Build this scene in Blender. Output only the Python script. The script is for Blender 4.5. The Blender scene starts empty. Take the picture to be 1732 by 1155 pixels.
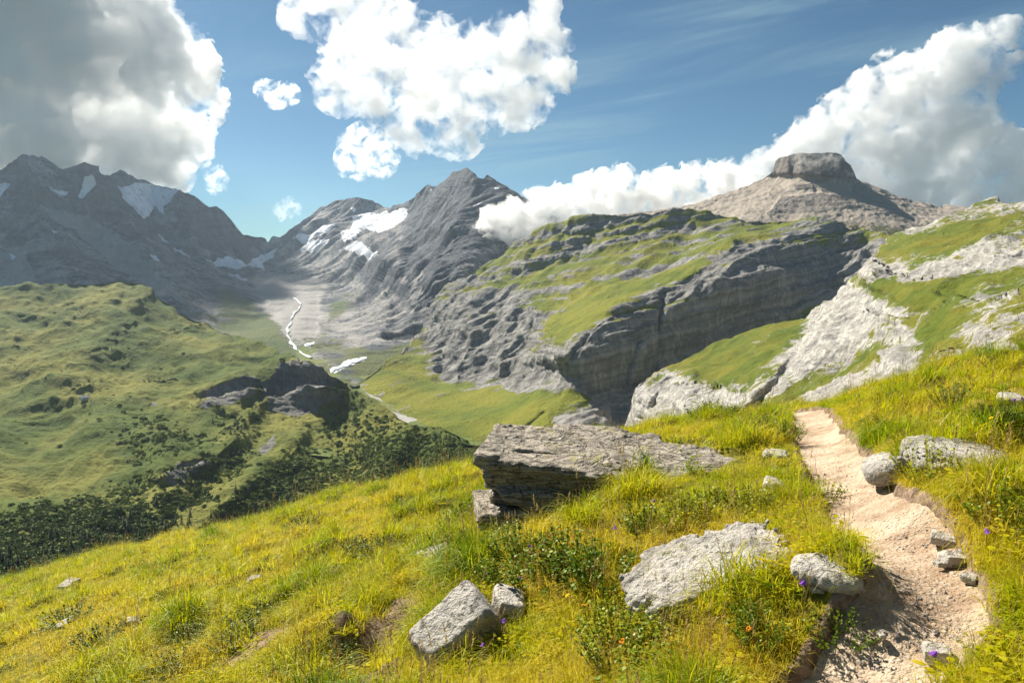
import bpy, math, random
import numpy as np
import openvdb
from concurrent.futures import ThreadPoolExecutor
from mathutils import Vector

SC = bpy.context.scene
COL = SC.collection
RNG = np.random.default_rng(7)
random.seed(7)

# ------------------------------------------------------------------ camera
PW, PH, FPX = 1732.0, 1155.0, 1155.0
HORIZON = 450.0
PITCH = math.atan((PH / 2 - HORIZON) / FPX)
cam = bpy.data.cameras.new('camera')
cam.lens = 24.0
cam.sensor_width = 36.0
cam.clip_start = 0.05
cam.clip_end = 60000
cam_o = bpy.data.objects.new('camera', cam)
COL.objects.link(cam_o)
cam_o.rotation_euler = (math.radians(90) - PITCH, 0, 0)
SC.camera = cam_o
SC.render.resolution_x, SC.render.resolution_y = 1024, 682

# ------------------------------------------------------------------ sky, sun, exposure
SUN_AZ, SUN_EL = math.radians(-40), math.radians(43)   # azimuth from the view axis (+Y), negative is left
SUN_DIR = np.array([math.sin(SUN_AZ) * math.cos(SUN_EL), math.cos(SUN_AZ) * math.cos(SUN_EL), math.sin(SUN_EL)])
W = bpy.data.worlds.new('World')
SC.world = W
W.use_nodes = True
SC.view_settings.view_transform = 'Standard'
SC.view_settings.look = 'None'
SC.view_settings.exposure = 1.1
SC.view_settings.gamma = 1.0
SC.view_settings.use_curve_mapping = False
sun = bpy.data.lights.new('sun', 'SUN')
sun.energy = 5.0
sun.angle = math.radians(0.55)
sun.color = (1.0, 0.93, 0.80)
sun_o = bpy.data.objects.new('sun', sun)
COL.objects.link(sun_o)
sun_o.rotation_euler = Vector(-SUN_DIR).to_track_quat('-Z', 'Y').to_euler()
sun_o.location = (0, 0, 5000)

SC.cycles.use_denoising = True
SC.cycles.max_bounces = 24
SC.cycles.diffuse_bounces = 3
SC.cycles.glossy_bounces = 2
SC.cycles.transmission_bounces = 4
SC.cycles.transparent_max_bounces = 24
SC.cycles.volume_bounces = 16
SC.cycles.sample_clamp_indirect = 12.0
SC.cycles.use_adaptive_sampling = True
SC.cycles.adaptive_threshold = 0.02


class NB:
    """small node-tree writer"""
    def __init__(self, tree):
        self.t = tree
        tree.nodes.clear()

    def n(self, kind, **kw):
        nd = self.t.nodes.new(kind)
        for k, v in kw.items():
            if k.startswith('i_'):
                key = k[2:]
                key = int(key) if key.isdigit() else key.replace('_', ' ')
                self.put(nd.inputs[key], v)
            else:
                setattr(nd, k, v)
        return nd

    def put(self, sock, v):
        if hasattr(v, 'is_output') or isinstance(v, bpy.types.NodeSocket):
            self.t.links.new(v, sock)
        else:
            if isinstance(v, tuple) and len(v) == 3 and sock.type == 'RGBA':
                v = v + (1.0,)
            sock.default_value = v

    def m(self, op, a, b=0.0, c=0.0, clamp=False):
        nd = self.n('ShaderNodeMath', operation=op, use_clamp=clamp)
        self.put(nd.inputs[0], a)
        self.put(nd.inputs[1], b)
        if op in ('MULTIPLY_ADD', 'SMOOTH_MIN', 'SMOOTH_MAX'):
            self.put(nd.inputs[2], c)
        return nd.outputs[0]

    def mix(self, f, a, b, blend='MIX'):
        nd = self.n('ShaderNodeMix', data_type='RGBA', blend_type=blend)
        self.put(nd.inputs[0], f)
        self.put(nd.inputs[6], a)
        self.put(nd.inputs[7], b)
        return nd.outputs[2]

    def step(self, x, lo, hi):
        nd = self.n('ShaderNodeMapRange', interpolation_type='SMOOTHSTEP')
        self.put(nd.inputs[0], x)
        nd.inputs[1].default_value = lo
        nd.inputs[2].default_value = hi
        return nd.outputs[0]

    def noise(self, vec, scale, detail=6.0, rough=0.6, dist=0.0):
        nd = self.n('ShaderNodeTexNoise')
        self.put(nd.inputs['Vector'], vec)
        nd.inputs['Scale'].default_value = scale
        nd.inputs['Detail'].default_value = detail
        nd.inputs['Roughness'].default_value = rough
        nd.inputs['Distortion'].default_value = dist
        return nd.outputs[0]

    def attr(self, name, kind='GEOMETRY'):
        return self.n('ShaderNodeAttribute', attribute_name=name, attribute_type=kind).outputs

    def scale(self, vec, s):
        nd = self.n('ShaderNodeVectorMath', operation='MULTIPLY')
        self.put(nd.inputs[0], vec)
        nd.inputs[1].default_value = s
        return nd.outputs[0]


# world: physical sky with thin high cirrus mixed in by direction
nb = NB(W.node_tree)
sky = nb.n('ShaderNodeTexSky', sky_type='NISHITA', sun_disc=False, sun_elevation=SUN_EL,
           sun_rotation=SUN_AZ, altitude=2100.0, air_density=1.0, dust_density=0.6, ozone_density=1.6)
geo = nb.n('ShaderNodeTexCoord')
sep = nb.n('ShaderNodeSeparateXYZ', i_0=geo.outputs['Generated'])
zz = nb.m('ADD', nb.m('ABSOLUTE', sep.outputs[2]), 0.12)
flat = nb.n('ShaderNodeCombineXYZ', i_0=nb.m('DIVIDE', sep.outputs[0], zz), i_1=nb.m('DIVIDE', sep.outputs[1], zz), i_2=0.0)
rot = nb.n('ShaderNodeVectorRotate', rotation_type='Z_AXIS', i_0=flat.outputs[0])
rot.inputs['Angle'].default_value = 0.5
ci = nb.noise(nb.scale(rot.outputs[0], (0.55, 2.0, 1.0)), 0.9, 7.0, 0.62, 0.6)
ci2 = nb.noise(flat.outputs[0], 0.5, 2.0, 0.5)
cir = nb.m('MULTIPLY', nb.step(ci, 0.44, 0.78), nb.step(ci2, 0.40, 0.62))
skyc = nb.mix(nb.m('MULTIPLY', cir, 0.8), sky.outputs[0], (7.5, 8.0, 8.6))
skyc = nb.mix(1.0, skyc, (0.70, 0.98, 1.0), 'MULTIPLY')
bg = nb.n('ShaderNodeBackground', i_0=skyc, i_1=0.036)
out = nb.n('ShaderNodeOutputWorld', i_0=bg.outputs[0])

# ------------------------------------------------------------------ maths helpers
CP, SP = math.cos(PITCH), math.sin(PITCH)


def px_dir(px, py):
    """pixel of the photograph -> direction (unit horizontal length)"""
    a = (np.asarray(px, float) - PW / 2) / FPX
    b = (PH / 2 - np.asarray(py, float)) / FPX
    x = a
    y = CP + b * SP
    z = -SP + b * CP
    h = np.hypot(x, y)
    return x / h, y / h, z / h


def P(px, py, d):
    x, y, z = px_dir(px, py)
    return np.stack([x * d, y * d, z * d], -1)


GRAD = np.array([[1, 1, 0], [-1, 1, 0], [1, -1, 0], [-1, -1, 0], [1, 0, 1], [-1, 0, 1], [1, 0, -1], [-1, 0, -1],
                 [0, 1, 1], [0, -1, 1], [0, 1, -1], [0, -1, -1], [1, 1, 0], [-1, 1, 0], [0, -1, 1], [0, -1, -1]], np.float32)


def _perlin(p, seed):
    f = np.floor(p)
    i = f.astype(np.int32).astype(np.uint32)
    t = (p - f).astype(np.float32)
    w = t * t * t * (t * (t * 6 - 15) + 10)
    ax = (i[:, 0] * np.uint32(374761393), (i[:, 0] + np.uint32(1)) * np.uint32(374761393))
    ay = (i[:, 1] * np.uint32(668265263), (i[:, 1] + np.uint32(1)) * np.uint32(668265263))
    az_ = i[:, 2] * np.uint32(2246822519) + np.uint32((seed * 3266489917) & 0xffffffff)
    az_ = (az_, az_ + np.uint32(2246822519))
    r = np.zeros(len(p), np.float32)
    for c in range(8):
        o = (c & 1, (c >> 1) & 1, c >> 2)
        h = ax[o[0]] + ay[o[1]] + az_[o[2]]
        h = (h ^ (h >> np.uint32(13))) * np.uint32(1274126177)
        h = (h ^ (h >> np.uint32(15))) * np.uint32(2654435761)
        g = GRAD[(h >> np.uint32(16)) & np.uint32(15)]
        d = (t[:, 0] - o[0]) * g[:, 0] + (t[:, 1] - o[1]) * g[:, 1] + (t[:, 2] - o[2]) * g[:, 2]
        r += d * ((w[:, 0] if o[0] else 1 - w[:, 0]) * (w[:, 1] if o[1] else 1 - w[:, 1]) * (w[:, 2] if o[2] else 1 - w[:, 2]))
    return r


POOL = ThreadPoolExecutor(4)


def perlin(p, seed=0):
    """gradient noise of points (..., 3), about -1..1"""
    shp = p.shape[:-1]
    p = p.reshape(-1, 3)
    if len(p) < 20000:
        return _perlin(p, seed).reshape(shp)
    parts = np.array_split(p, max(4, len(p) // 16000))
    return np.concatenate(list(POOL.map(lambda q: _perlin(q, seed), parts))).reshape(shp)


def fbm(p, scale, octaves=5, gain=0.5, seed=0, ridged=False, lac=2.03):
    a, s, tot, r = 1.0, 1.0 / scale, 0.0, 0.0
    for o in range(octaves):
        n = perlin(p * s + 17.3 * o, seed + o)
        if ridged:
            n = 0.45 - 2.2 * np.abs(n)
        r = r + a * n
        tot += a
        a *= gain
        s *= lac
    return r / tot


def sstep(x, lo, hi):
    t = np.clip((x - lo) / (hi - lo), 0, 1)
    return t * t * (3 - 2 * t)


def tps(ctrl, PX, PY):
    """thin-plate spline through (px, py, distance), interpolated in log distance"""
    c = np.array(ctrl, float)
    X = c[:, :2] / 200.0
    v = np.log(c[:, 2])

    def k(r2):
        return 0.5 * r2 * np.log(np.maximum(r2, 1e-12))
    n = len(c)
    r2 = ((X[:, None] - X[None]) ** 2).sum(-1)
    A = np.zeros((n + 3, n + 3))
    A[:n, :n] = k(r2) + 1e-4 * np.eye(n)
    A[:n, n] = 1
    A[:n, n + 1:] = X
    A[n, :n] = 1
    A[n + 1:, :n] = X.T
    s = np.linalg.solve(A, np.concatenate([v, np.zeros(3)]))
    q = np.stack([PX, PY], -1).reshape(-1, 2) / 200.0
    r = s[n] + q @ s[n + 1:]
    for j in range(n):
        r = r + s[j] * k(((q - X[j]) ** 2).sum(-1))
    return np.exp(r).reshape(PX.shape)


def pline(PX, PY, pts):
    """distance to a polyline in pixels, and the side (+ below / right of its direction)"""
    best = np.full(PX.shape, 1e9)
    side = np.zeros(PX.shape)
    for (ax, ay), (bx, by) in zip(pts[:-1], pts[1:]):
        dx, dy = bx - ax, by - ay
        L2 = dx * dx + dy * dy
        t = np.clip(((PX - ax) * dx + (PY - ay) * dy) / L2, 0, 1)
        d = np.hypot(PX - ax - t * dx, PY - ay - t * dy)
        s = np.sign((PY - ay) * dx - (PX - ax) * dy)
        m = d < best
        best = np.where(m, d, best)
        side = np.where(m, s, side)
    return best, side


def poly(PX, PY, pts, soft):
    """soft polygon mask: 1 inside, 0 outside, 0.5 on the outline"""
    pts = list(pts)
    d, _ = pline(PX, PY, pts + [pts[0]])
    ins = np.zeros(PX.shape, bool)
    for (ax, ay), (bx, by) in zip(pts, pts[1:] + pts[:1]):
        c = ((ay > PY) != (by > PY))
        with np.errstate(divide='ignore', invalid='ignore'):
            xi = (bx - ax) * (PY - ay) / (by - ay if by != ay else 1e-9) + ax
        ins ^= c & (PX < xi)
    sd = np.where(ins, d, -d)
    return sstep(sd, -soft, soft)


def grid_faces(nr, nc):
    a = np.arange(nr * nc).reshape(nr, nc)
    return np.stack([a[:-1, :-1], a[1:, :-1], a[1:, 1:], a[:-1, 1:]], -1).reshape(-1, 4)


def make_mesh(name, verts, faces, mats=(), attrs=None, smooth=True, parent=None):
    me = bpy.data.meshes.new(name)
    v = np.ascontiguousarray(verts, np.float32).reshape(-1, 3)
    f = np.ascontiguousarray(faces, np.int32)
    k = f.shape[1]
    me.vertices.add(len(v))
    me.vertices.foreach_set('co', v.ravel())
    me.loops.add(f.size)
    me.loops.foreach_set('vertex_index', f.ravel())
    me.polygons.add(len(f))
    me.polygons.foreach_set('loop_start', np.arange(len(f), dtype=np.int32) * k)
    me.polygons.foreach_set('use_smooth', np.full(len(f), smooth))
    me.update(calc_edges=True)
    for an, av in (attrs or {}).items():
        me.attributes.new(an, 'FLOAT', 'POINT').data.foreach_set('value', np.ascontiguousarray(av, np.float32).ravel())
    for m in mats:
        me.materials.append(m)
    o = bpy.data.objects.new(name, me)
    COL.objects.link(o)
    if parent is not None:
        o.parent = parent
    return o


def tag(o, label=None, cat=None, group=None, kind=None):
    for k, v in (('label', label), ('category', cat), ('group', group), ('kind', kind)):
        if v:
            o[k] = v
    return o


def material(name):
    m = bpy.data.materials.new(name)
    m.use_nodes = True
    return m, NB(m.node_tree)


# ------------------------------------------------------------------ terrain material
def terrain_material(name, unit, rock_a, rock_b, rock_c, grass_a, grass_b, grass_c, scree, tilt=(0.0, 0.0, 1.0), strata=1.0):
    """unit = metres of the finest detail one can tell apart on this slope"""
    m, n = material(name)
    pos = n.n('ShaderNodeNewGeometry').outputs['Position']
    g_at, s_at, t_at = n.attr('grass')[2], n.attr('snow')[2], n.attr('scree')[2]
    fine = n.noise(pos, 1 / (unit * 5), 5, 0.65)
    mid = n.noise(pos, 1 / (unit * 24), 6, 0.6)
    big = n.noise(pos, 1 / (unit * 110), 5, 0.55)
    # strata: noise squeezed along the bedding normal
    dot = n.n('ShaderNodeVectorMath', operation='DOT_PRODUCT', i_0=pos)
    dot.inputs[1].default_value = tilt
    wob = n.m('MULTIPLY_ADD', n.m('SUBTRACT', big, 0.5), unit * 40, dot.outputs['Value'])
    sv = n.n('ShaderNodeCombineXYZ', i_2=wob)
    lay = n.noise(sv.outputs[0], 1 / (unit * 9), 4, 0.7)
    flute = n.noise(n.scale(pos, (1.0, 1.0, 0.16)), 1 / (unit * 10), 5, 0.65)
    rv = n.m('MULTIPLY_ADD', n.m('SUBTRACT', lay, 0.5), 1.1 * strata, n.m('ADD', n.m('MULTIPLY', mid, 0.5), n.m('MULTIPLY', flute, 0.5)))
    rock = n.mix(n.step(rv, 0.30, 0.68), rock_a, rock_b)
    rock = n.mix(n.m('MULTIPLY', n.step(big, 0.5, 0.75), 0.7), rock, rock_c)
    crack = n.step(n.m('ABSOLUTE', n.m('SUBTRACT', flute, 0.5)), 0.0, 0.05)
    rock = n.mix(n.m('MULTIPLY_ADD', crack, -0.45, 0.45), rock, (0.05, 0.05, 0.055))
    sc = n.mix(n.step(n.m('ADD', n.m('MULTIPLY', fine, 0.6), n.m('MULTIPLY', mid, 0.4)), 0.35, 0.65), scree, tuple(c * 1.35 for c in scree))
    gr = n.mix(n.step(mid, 0.36, 0.64), grass_a, grass_b)
    gr = n.mix(n.step(n.m('ADD', n.m('MULTIPLY', big, 0.7), n.m('MULTIPLY', fine, 0.3)), 0.41, 0.62), gr, grass_c)
    gr = n.mix(n.m('MULTIPLY', n.step(fine, 0.52, 0.68), 0.55), gr, tuple(c * 0.45 for c in grass_a))
    brk = n.m('SUBTRACT', n.m('ADD', n.m('MULTIPLY', fine, 0.45), n.m('MULTIPLY', mid, 0.55)), 0.5)
    c1 = n.mix(n.step(n.m('MULTIPLY_ADD', brk, 0.9, t_at), 0.40, 0.62), rock, sc)
    gmask = n.step(n.m('MULTIPLY_ADD', brk, 2.5, g_at), 0.38, 0.62)
    c2 = n.mix(gmask, c1, gr)
    smask = n.step(n.m('MULTIPLY_ADD', brk, 0.8, s_at), 0.47, 0.55)
    c3 = n.mix(smask, c2, (0.70, 0.72, 0.76))
    hgt = n.m('ADD', n.m('MULTIPLY', fine, 0.5), n.m('ADD', n.m('MULTIPLY', flute, 1.2), n.m('MULTIPLY', lay, 0.9 * strata)))
    hgt = n.m('MULTIPLY', hgt, n.m('MULTIPLY_ADD', n.step(t_at, 0.4, 0.8), -0.6, 1.0))
    hgt = n.m('MULTIPLY', hgt, n.m('MULTIPLY_ADD', gmask, -0.55, 1.0))
    hgt = n.m('MULTIPLY_ADD', n.m('MULTIPLY', fine, gmask), 0.9, hgt)
    hgt = n.m('MULTIPLY', hgt, n.m('MULTIPLY_ADD', smask, -0.8, 1.0))
    bmp = n.n('ShaderNodeBump', i_Strength=0.85, i_Distance=unit * 4.5, i_Height=hgt)
    b = n.n('ShaderNodeBsdfPrincipled', i_Base_Color=c3, i_Roughness=0.9, i_Normal=bmp.outputs[0])
    b.inputs['Specular IOR Level'].default_value = 0.15
    n.n('ShaderNodeOutputMaterial', i_0=b.outputs[0])
    return m


# ------------------------------------------------------------------ lofted terrain sheets
def sheet(name, px0, px1, nu, nv, top, bot, depth, mat, cover, sculpt=None, rough=(), vpow=1.0, back=10, back_len=0.25, back_drop=0.75, soft_grass=0.35, calm=None):
    """A mountainside as a real surface: its crest and foot lines and distances are given at points, the rest is a spline; relief is
    then pushed along the surface normal."""
    u = np.linspace(px0, px1, nu)
    tp = np.interp(u, [p[0] for p in top], [p[1] for p in top])
    bt = np.interp(u, [p[0] for p in bot], [p[1] for p in bot])
    v = np.linspace(0, 1, nv) ** vpow
    PY = tp[None] + (bt - tp)[None] * v[:, None]
    PX = np.repeat(u[None], nv, 0)
    D = tps(depth, PX, PY)
    if sculpt:
        D = D * (1 + sculpt(PX, PY))
    X = P(PX, PY, D)
    if back:                                   # far side of the crest
        t = np.linspace(1, 0, back + 1)[:-1] ** 1.5
        crest = X[0]
        hd = crest[:, :2] / np.linalg.norm(crest[:, :2], axis=1, keepdims=True)
        L = D[0] * back_len
        rows = np.stack([np.concatenate([crest[:, :2] + hd * (L * s)[:, None], (crest[:, 2] - L * s * back_drop)[:, None]], 1) for s in t])
        X = np.concatenate([rows, X])
        PX = np.concatenate([np.repeat(u[None], back, 0), PX])
        PY = np.concatenate([np.repeat(tp[None], back, 0), PY])
    du = np.gradient(X, axis=1)
    dv = np.gradient(X, axis=0)
    N = np.cross(dv, du)
    N /= np.maximum(np.linalg.norm(N, axis=-1, keepdims=True), 1e-9)
    N *= np.where((N * X).sum(-1, keepdims=True) > 0, -1, 1) if not back else 1
    cov = cover(PX, PY, X, N)
    g = np.clip(cov['grass'], 0, 1)
    amp_mask = 1 - (1 - soft_grass) * g
    disp = np.zeros(PX.shape)
    for r in rough:
        q = X * np.array(r.get('st', (1, 1, 1)))
        if 'c' in r:                           # gullies: noise that varies along the contour and hardly down the fall line
            cx, cy = r['c']
            k = r.get('k', .10)
            q = np.stack([X[..., 0] * cx + X[..., 1] * cy, (X[..., 1] * cx - X[..., 0] * cy) * k, X[..., 2] * k], -1)
        if 'tilt' in r:
            tz = X @ np.array(r['tilt'])
            q = np.stack([X[..., 0] * r['st'][0], X[..., 1] * r['st'][0], tz], -1)
        q = q + (r.get('warp', 0.35) * r['s']) * np.stack([perlin(X / r['s'], 400), perlin(X / r['s'] + 5.1, 401), 0 * PX], -1) if r.get('ridged') else q
        nn = fbm(q, r['s'], r.get('o', 5), r.get('g', 0.5), r.get('seed', 3), r.get('ridged', False))
        if r.get('ledge'):
            nn = np.tanh(nn * 3.5)
        if 'w' in r:
            nn = nn * r['w'](PX, PY)
        disp += r['a'] * nn * (amp_mask if r.get('rock', True) else 1.0)
    if calm:
        disp = disp * calm(PX, PY)
    X2 = X + N * disp[..., None]
    o = make_mesh(name, X2, grid_faces(*PX.shape), [mat], {k: np.clip(c, -1, 2) for k, c in cov.items()})
    tag(o, kind='structure')
    return o, (PX, PY, X2, N, cov)


def add_lines(PX, PY, items):
    r = np.zeros(PX.shape)
    for pts, amp, w in items:
        d, _ = pline(PX, PY, pts)
        r += amp * np.exp(-(d / w) ** 2)
    return r


# --- the far range, the saddle and the pyramid peak
M_FAR = terrain_material('far_rock', 3.4, (0.030, 0.037, 0.052), (0.13, 0.138, 0.152), (0.062, 0.066, 0.078),
                         (0.055, 0.085, 0.025), (0.075, 0.10, 0.03), (0.11, 0.12, 0.045), (0.22, 0.21, 0.20), (0.10, -0.12, 0.99), 0.6)

far_top = [(-200, 320), (-60, 300), (0, 284), (22, 272), (40, 266), (75, 270), (88, 280), (108, 284), (130, 280), (150, 275), (162, 277), (175, 292),
           (186, 296), (203, 287), (214, 297), (228, 306), (255, 311), (282, 316), (302, 323), (318, 331), (340, 341), (350, 351),
           (366, 349), (378, 357), (400, 381), (414, 396), (432, 399), (447, 405), (453, 412), (462, 402), (475, 403), (500, 383), (540, 356),
           (575, 338), (609, 331), (632, 338), (658, 355), (676, 351), (700, 334), (722, 312), (732, 314), (744, 316), (752, 306), (762, 299), (768, 292),
           (790, 284), (812, 302), (818, 302), (824, 295), (848, 309), (878, 331), (930, 362), (1000, 392), (1150, 420), (1250, 440)]
far_bot = [(-200, 620), (200, 640), (400, 650), (520, 640), (600, 655), (640, 645), (690, 618), (720, 585), (760, 530), (850, 490), (1000, 450), (1250, 480)]
far_depth = [(-200, 320, 5100), (0, 284, 4900), (150, 275, 4700), (225, 305, 5000), (300, 322, 5200), (367, 345, 5300), (414, 396, 5500),
             (454, 412, 5800), (540, 356, 5800), (609, 331, 5700), (660, 355, 5500), (722, 312, 4900), (790, 284, 4050), (878, 331, 3750),
             (1000, 392, 3600), (1250, 440, 3500),
             (440, 455, 4900), (470, 482, 4300), (510, 512, 3650), (490, 545, 2980), (502, 592, 2360), (560, 630, 1925), (600, 650, 1790), (660, 684, 1600), (720, 716, 1480), (800, 730, 1400),
             (0, 420, 4100), (0, 520, 3300), (0, 620, 2700), (-200, 450, 4000), (-200, 620, 2700), (150, 400, 4200), (150, 480, 3450), (250, 420, 4300), (250, 520, 3200), (350, 430, 4700), (350, 540, 3000), (430, 580, 2550),
             (300, 640, 2400), (330, 480, 3700), (400, 490, 4000), (430, 540, 3200),
             (530, 400, 5300), (600, 400, 5000), (560, 480, 4250), (600, 450, 4300), (650, 440, 3800), (650, 500, 3400), (590, 560, 2750), (640, 560, 2600), (700, 480, 3150),
             (700, 570, 2500), (700, 640, 1950), (760, 380, 3600), (780, 460, 3000), (800, 560, 2600), (850, 400, 3400), (900, 480, 3200), (1000, 600, 2600), (1250, 560, 2900), (640, 630, 2000)]


def far_sculpt(PX, PY):
    return add_lines(PX, PY, [
        ([(790, 284), (752, 340), (712, 390), (672, 430), (648, 462), (640, 505)], -0.030, 18),
        ([(800, 310), (770, 380), (745, 430), (735, 480)], -0.020, 14),
        ([(735, 360), (700, 420), (690, 470)], 0.018, 12),
        ([(722, 312), (700, 350), (676, 396)], -0.012, 9),
        ([(609, 331), (590, 362), (560, 392)], -0.014, 14),
        ([(150, 275), (190, 330), (230, 388), (255, 440), (300, 500)], -0.035, 22),
        ([(40, 266), (70, 320), (110, 370), (120, 420)], -0.03, 22),
        ([(302, 323), (318, 372), (352, 430)], -0.025, 18),
        ([(366, 346), (385, 400), (420, 432)], -0.018, 14),
        ([(255, 330), (262, 380), (300, 420), (340, 470)], 0.02, 18),
        ([(75, 345), (150, 395), (210, 440), (300, 520)], 0.015, 14),
        ([(203, 287), (214, 330), (240, 370)], -0.010, 9),
        ([(700, 480), (690, 540), (720, 600)], -0.02, 16),
        ([(660, 520), (640, 570), (600, 600)], -0.012, 12),
        (STREAM, 0.008, 7),
    ])


STREAM = [(497, 505), (506, 511), (509, 518), (503, 526), (495, 534), (493, 545), (487, 556), (486, 566), (490, 577), (497, 586), (503, 594), (512, 600), (526, 607)]


def far_calm(PX, PY):
    d, _ = pline(PX, PY, STREAM)
    fan = poly(PX, PY, [(380, 500), (440, 462), (545, 470), (600, 520), (660, 560), (720, 580), (700, 700), (560, 660), (480, 620), (400, 580)], 22)
    top, _ = pline(PX, PY, [(722, 312), (765, 297), (790, 284), (830, 298), (878, 331)])
    return (1 - 0.9 * np.exp(-(d / 13) ** 2)) * (1 - .62 * fan) * (1 - .6 * np.exp(-(top / 14) ** 2))


SNOW = []


def far_cover(PX, PY, X, N):
    warp = fbm(X, 260, 4, 0.6, 11)
    wx, wy = PX + 12 * warp, PY + 7 * fbm(X, 200, 4, 0.6, 21)
    slope = N[..., 2]
    snow = np.zeros(PX.shape)
    SNOW.clear()
    for pts, soft, val in [
        ([(201, 318), (232, 311), (262, 313), (300, 322), (292, 338), (276, 348), (278, 366), (262, 352), (240, 374), (224, 352), (208, 338)], 5, 1),
        ([(144, 300), (160, 293), (158, 315), (140, 336), (132, 332), (140, 318)], 4, 1),
        ([(82, 322), (118, 320), (118, 328), (86, 328)], 3, .9), ([(0, 312), (22, 316), (18, 328), (0, 334), (-60, 320)], 4, .9),
        ([(597, 364), (634, 360), (662, 363), (690, 352), (680, 372), (664, 388), (640, 394), (618, 390), (600, 402), (582, 412), (578, 400), (594, 388)], 5, 1),
        ([(494, 404), (545, 387), (568, 386), (556, 396), (530, 405), (508, 410)], 4, 1),
        ([(505, 414), (545, 406), (566, 398), (560, 412), (528, 425), (508, 424)], 6, .8),
        ([(560, 425), (600, 405), (640, 420), (636, 436), (604, 436)], 9, .62),
        ([(345, 438), (388, 433), (412, 446), (440, 431), (472, 420), (462, 434), (446, 440), (456, 458), (434, 450), (404, 456), (380, 446)], 5, 1),
        ([(258, 394), (272, 401), (288, 412), (278, 410)], 3, .9), ([(288, 414), (304, 420), (326, 434), (308, 428)], 3, .95),
        ([(250, 425), (262, 430), (280, 446), (262, 438)], 3, .75), ([(380, 456), (424, 470), (420, 474), (390, 464)], 3, .8),
        ([(556, 626), (584, 610), (618, 602), (616, 607), (588, 620), (562, 631)], 3, 1),
        ([(836, 316), (846, 317), (844, 322), (838, 321)], 2, 1), ([(800, 352), (820, 343), (812, 352), (802, 358)], 2, .9),
        ([(590, 348), (600, 348), (600, 353), (592, 353)], 2, 1), ([(86, 388), (98, 390), (100, 394), (88, 393)], 2, 1),
        ([(512, 584), (534, 577), (536, 580), (520, 588)], 2, .9), ([(720, 316), (742, 322), (730, 326)], 3, .7),
        ([(14, 426), (24, 428), (22, 434), (16, 433)], 2, 1),
    ]:
        pm = poly(wx, wy, pts, soft)
        if val > .7:
            SNOW.append(pm)
        snow = np.maximum(snow, val * pm)
    streak = fbm(X * np.array([1, 1, 0.45]), 120, 4, 0.6, 40)
    snow = np.maximum(snow, 0.62 * poly(wx, wy, [(250, 385), (330, 400), (470, 425), (640, 400), (650, 450), (560, 445), (450, 475), (360, 468), (270, 440)], 18) * sstep(streak, 0.12, 0.42))
    grass = 0.55 * sstep(PY, 470, 560) + 0.25 * (slope - 0.6) + 0.5 * fbm(X, 300, 5, 0.6, 31) - 0.12
    grass += 0.5 * poly(wx, wy, [(360, 480), (410, 490), (450, 540), (500, 600), (440, 590), (380, 540)], 20)
    grass += 0.45 * poly(wx, wy, [(590, 610), (700, 568), (730, 590), (760, 640), (800, 700), (700, 700), (620, 650)], 18)
    grass += 0.35 * poly(wx, wy, [(545, 500), (600, 478), (640, 470), (600, 520), (560, 540)], 14)
    grass -= 0.9 * poly(wx, wy, [(640, 440), (760, 460), (800, 560), (720, 560), (650, 590), (560, 560), (620, 500)], 16)
    grass -= 1.0 * poly(wx, wy, [(440, 470), (560, 470), (545, 560), (480, 560), (460, 520)], 14) * 0.6
    grass -= sstep(-PY, -470, -440) * 1.2
    grass = np.where(PX < 250, grass + 0.25 * sstep(PY, 430, 500), grass)
    scree = 0.5 * sstep(slope, 0.5, 0.8) + 0.35 * fbm(X * np.array([1, 1, 0.5]), 220, 4, 0.6, 51)
    scree += 0.9 * poly(wx, wy, [(75, 355), (150, 368), (230, 430), (300, 500), (250, 480), (150, 400)], 10)
    scree += 0.8 * poly(wx, wy, [(0, 430), (40, 440), (50, 470), (0, 480), (-100, 470)], 12)
    scree += 0.7 * poly(wx, wy, [(440, 470), (540, 480), (520, 600), (560, 620), (480, 600), (460, 540)], 16)
    d, _ = pline(wx, wy, [(770, 330), (730, 360), (715, 385)])
    scree -= 0.6 * poly(wx, wy, [(720, 300), (790, 284), (880, 330), (850, 400), (740, 470), (680, 430)], 12)
    return dict(grass=grass, snow=snow, scree=scree)


far, far_d = sheet('mountain_range', -200, 1250, 760, 270, far_top, far_bot, far_depth, M_FAR, far_cover, far_sculpt,
                   rough=[dict(s=900, a=55, o=3, ridged=True, st=(1, 1, .3), seed=5, rock=False), dict(s=230, a=58, o=6, g=.55, ridged=True, c=(.93, .37), k=.16, warp=.2, seed=8, w=lambda x, y: 1 - sstep(x, 430, 520)), dict(s=190, a=58, o=6, g=.55, ridged=True, c=(.62, -.78), k=.14, warp=.2, seed=9, w=lambda x, y: sstep(x, 430, 520)), dict(s=45, a=7, o=4, g=.62, st=(1, 1, .5), seed=12)], vpow=1.15, calm=far_calm, back_len=.03, back_drop=.9)

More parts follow.
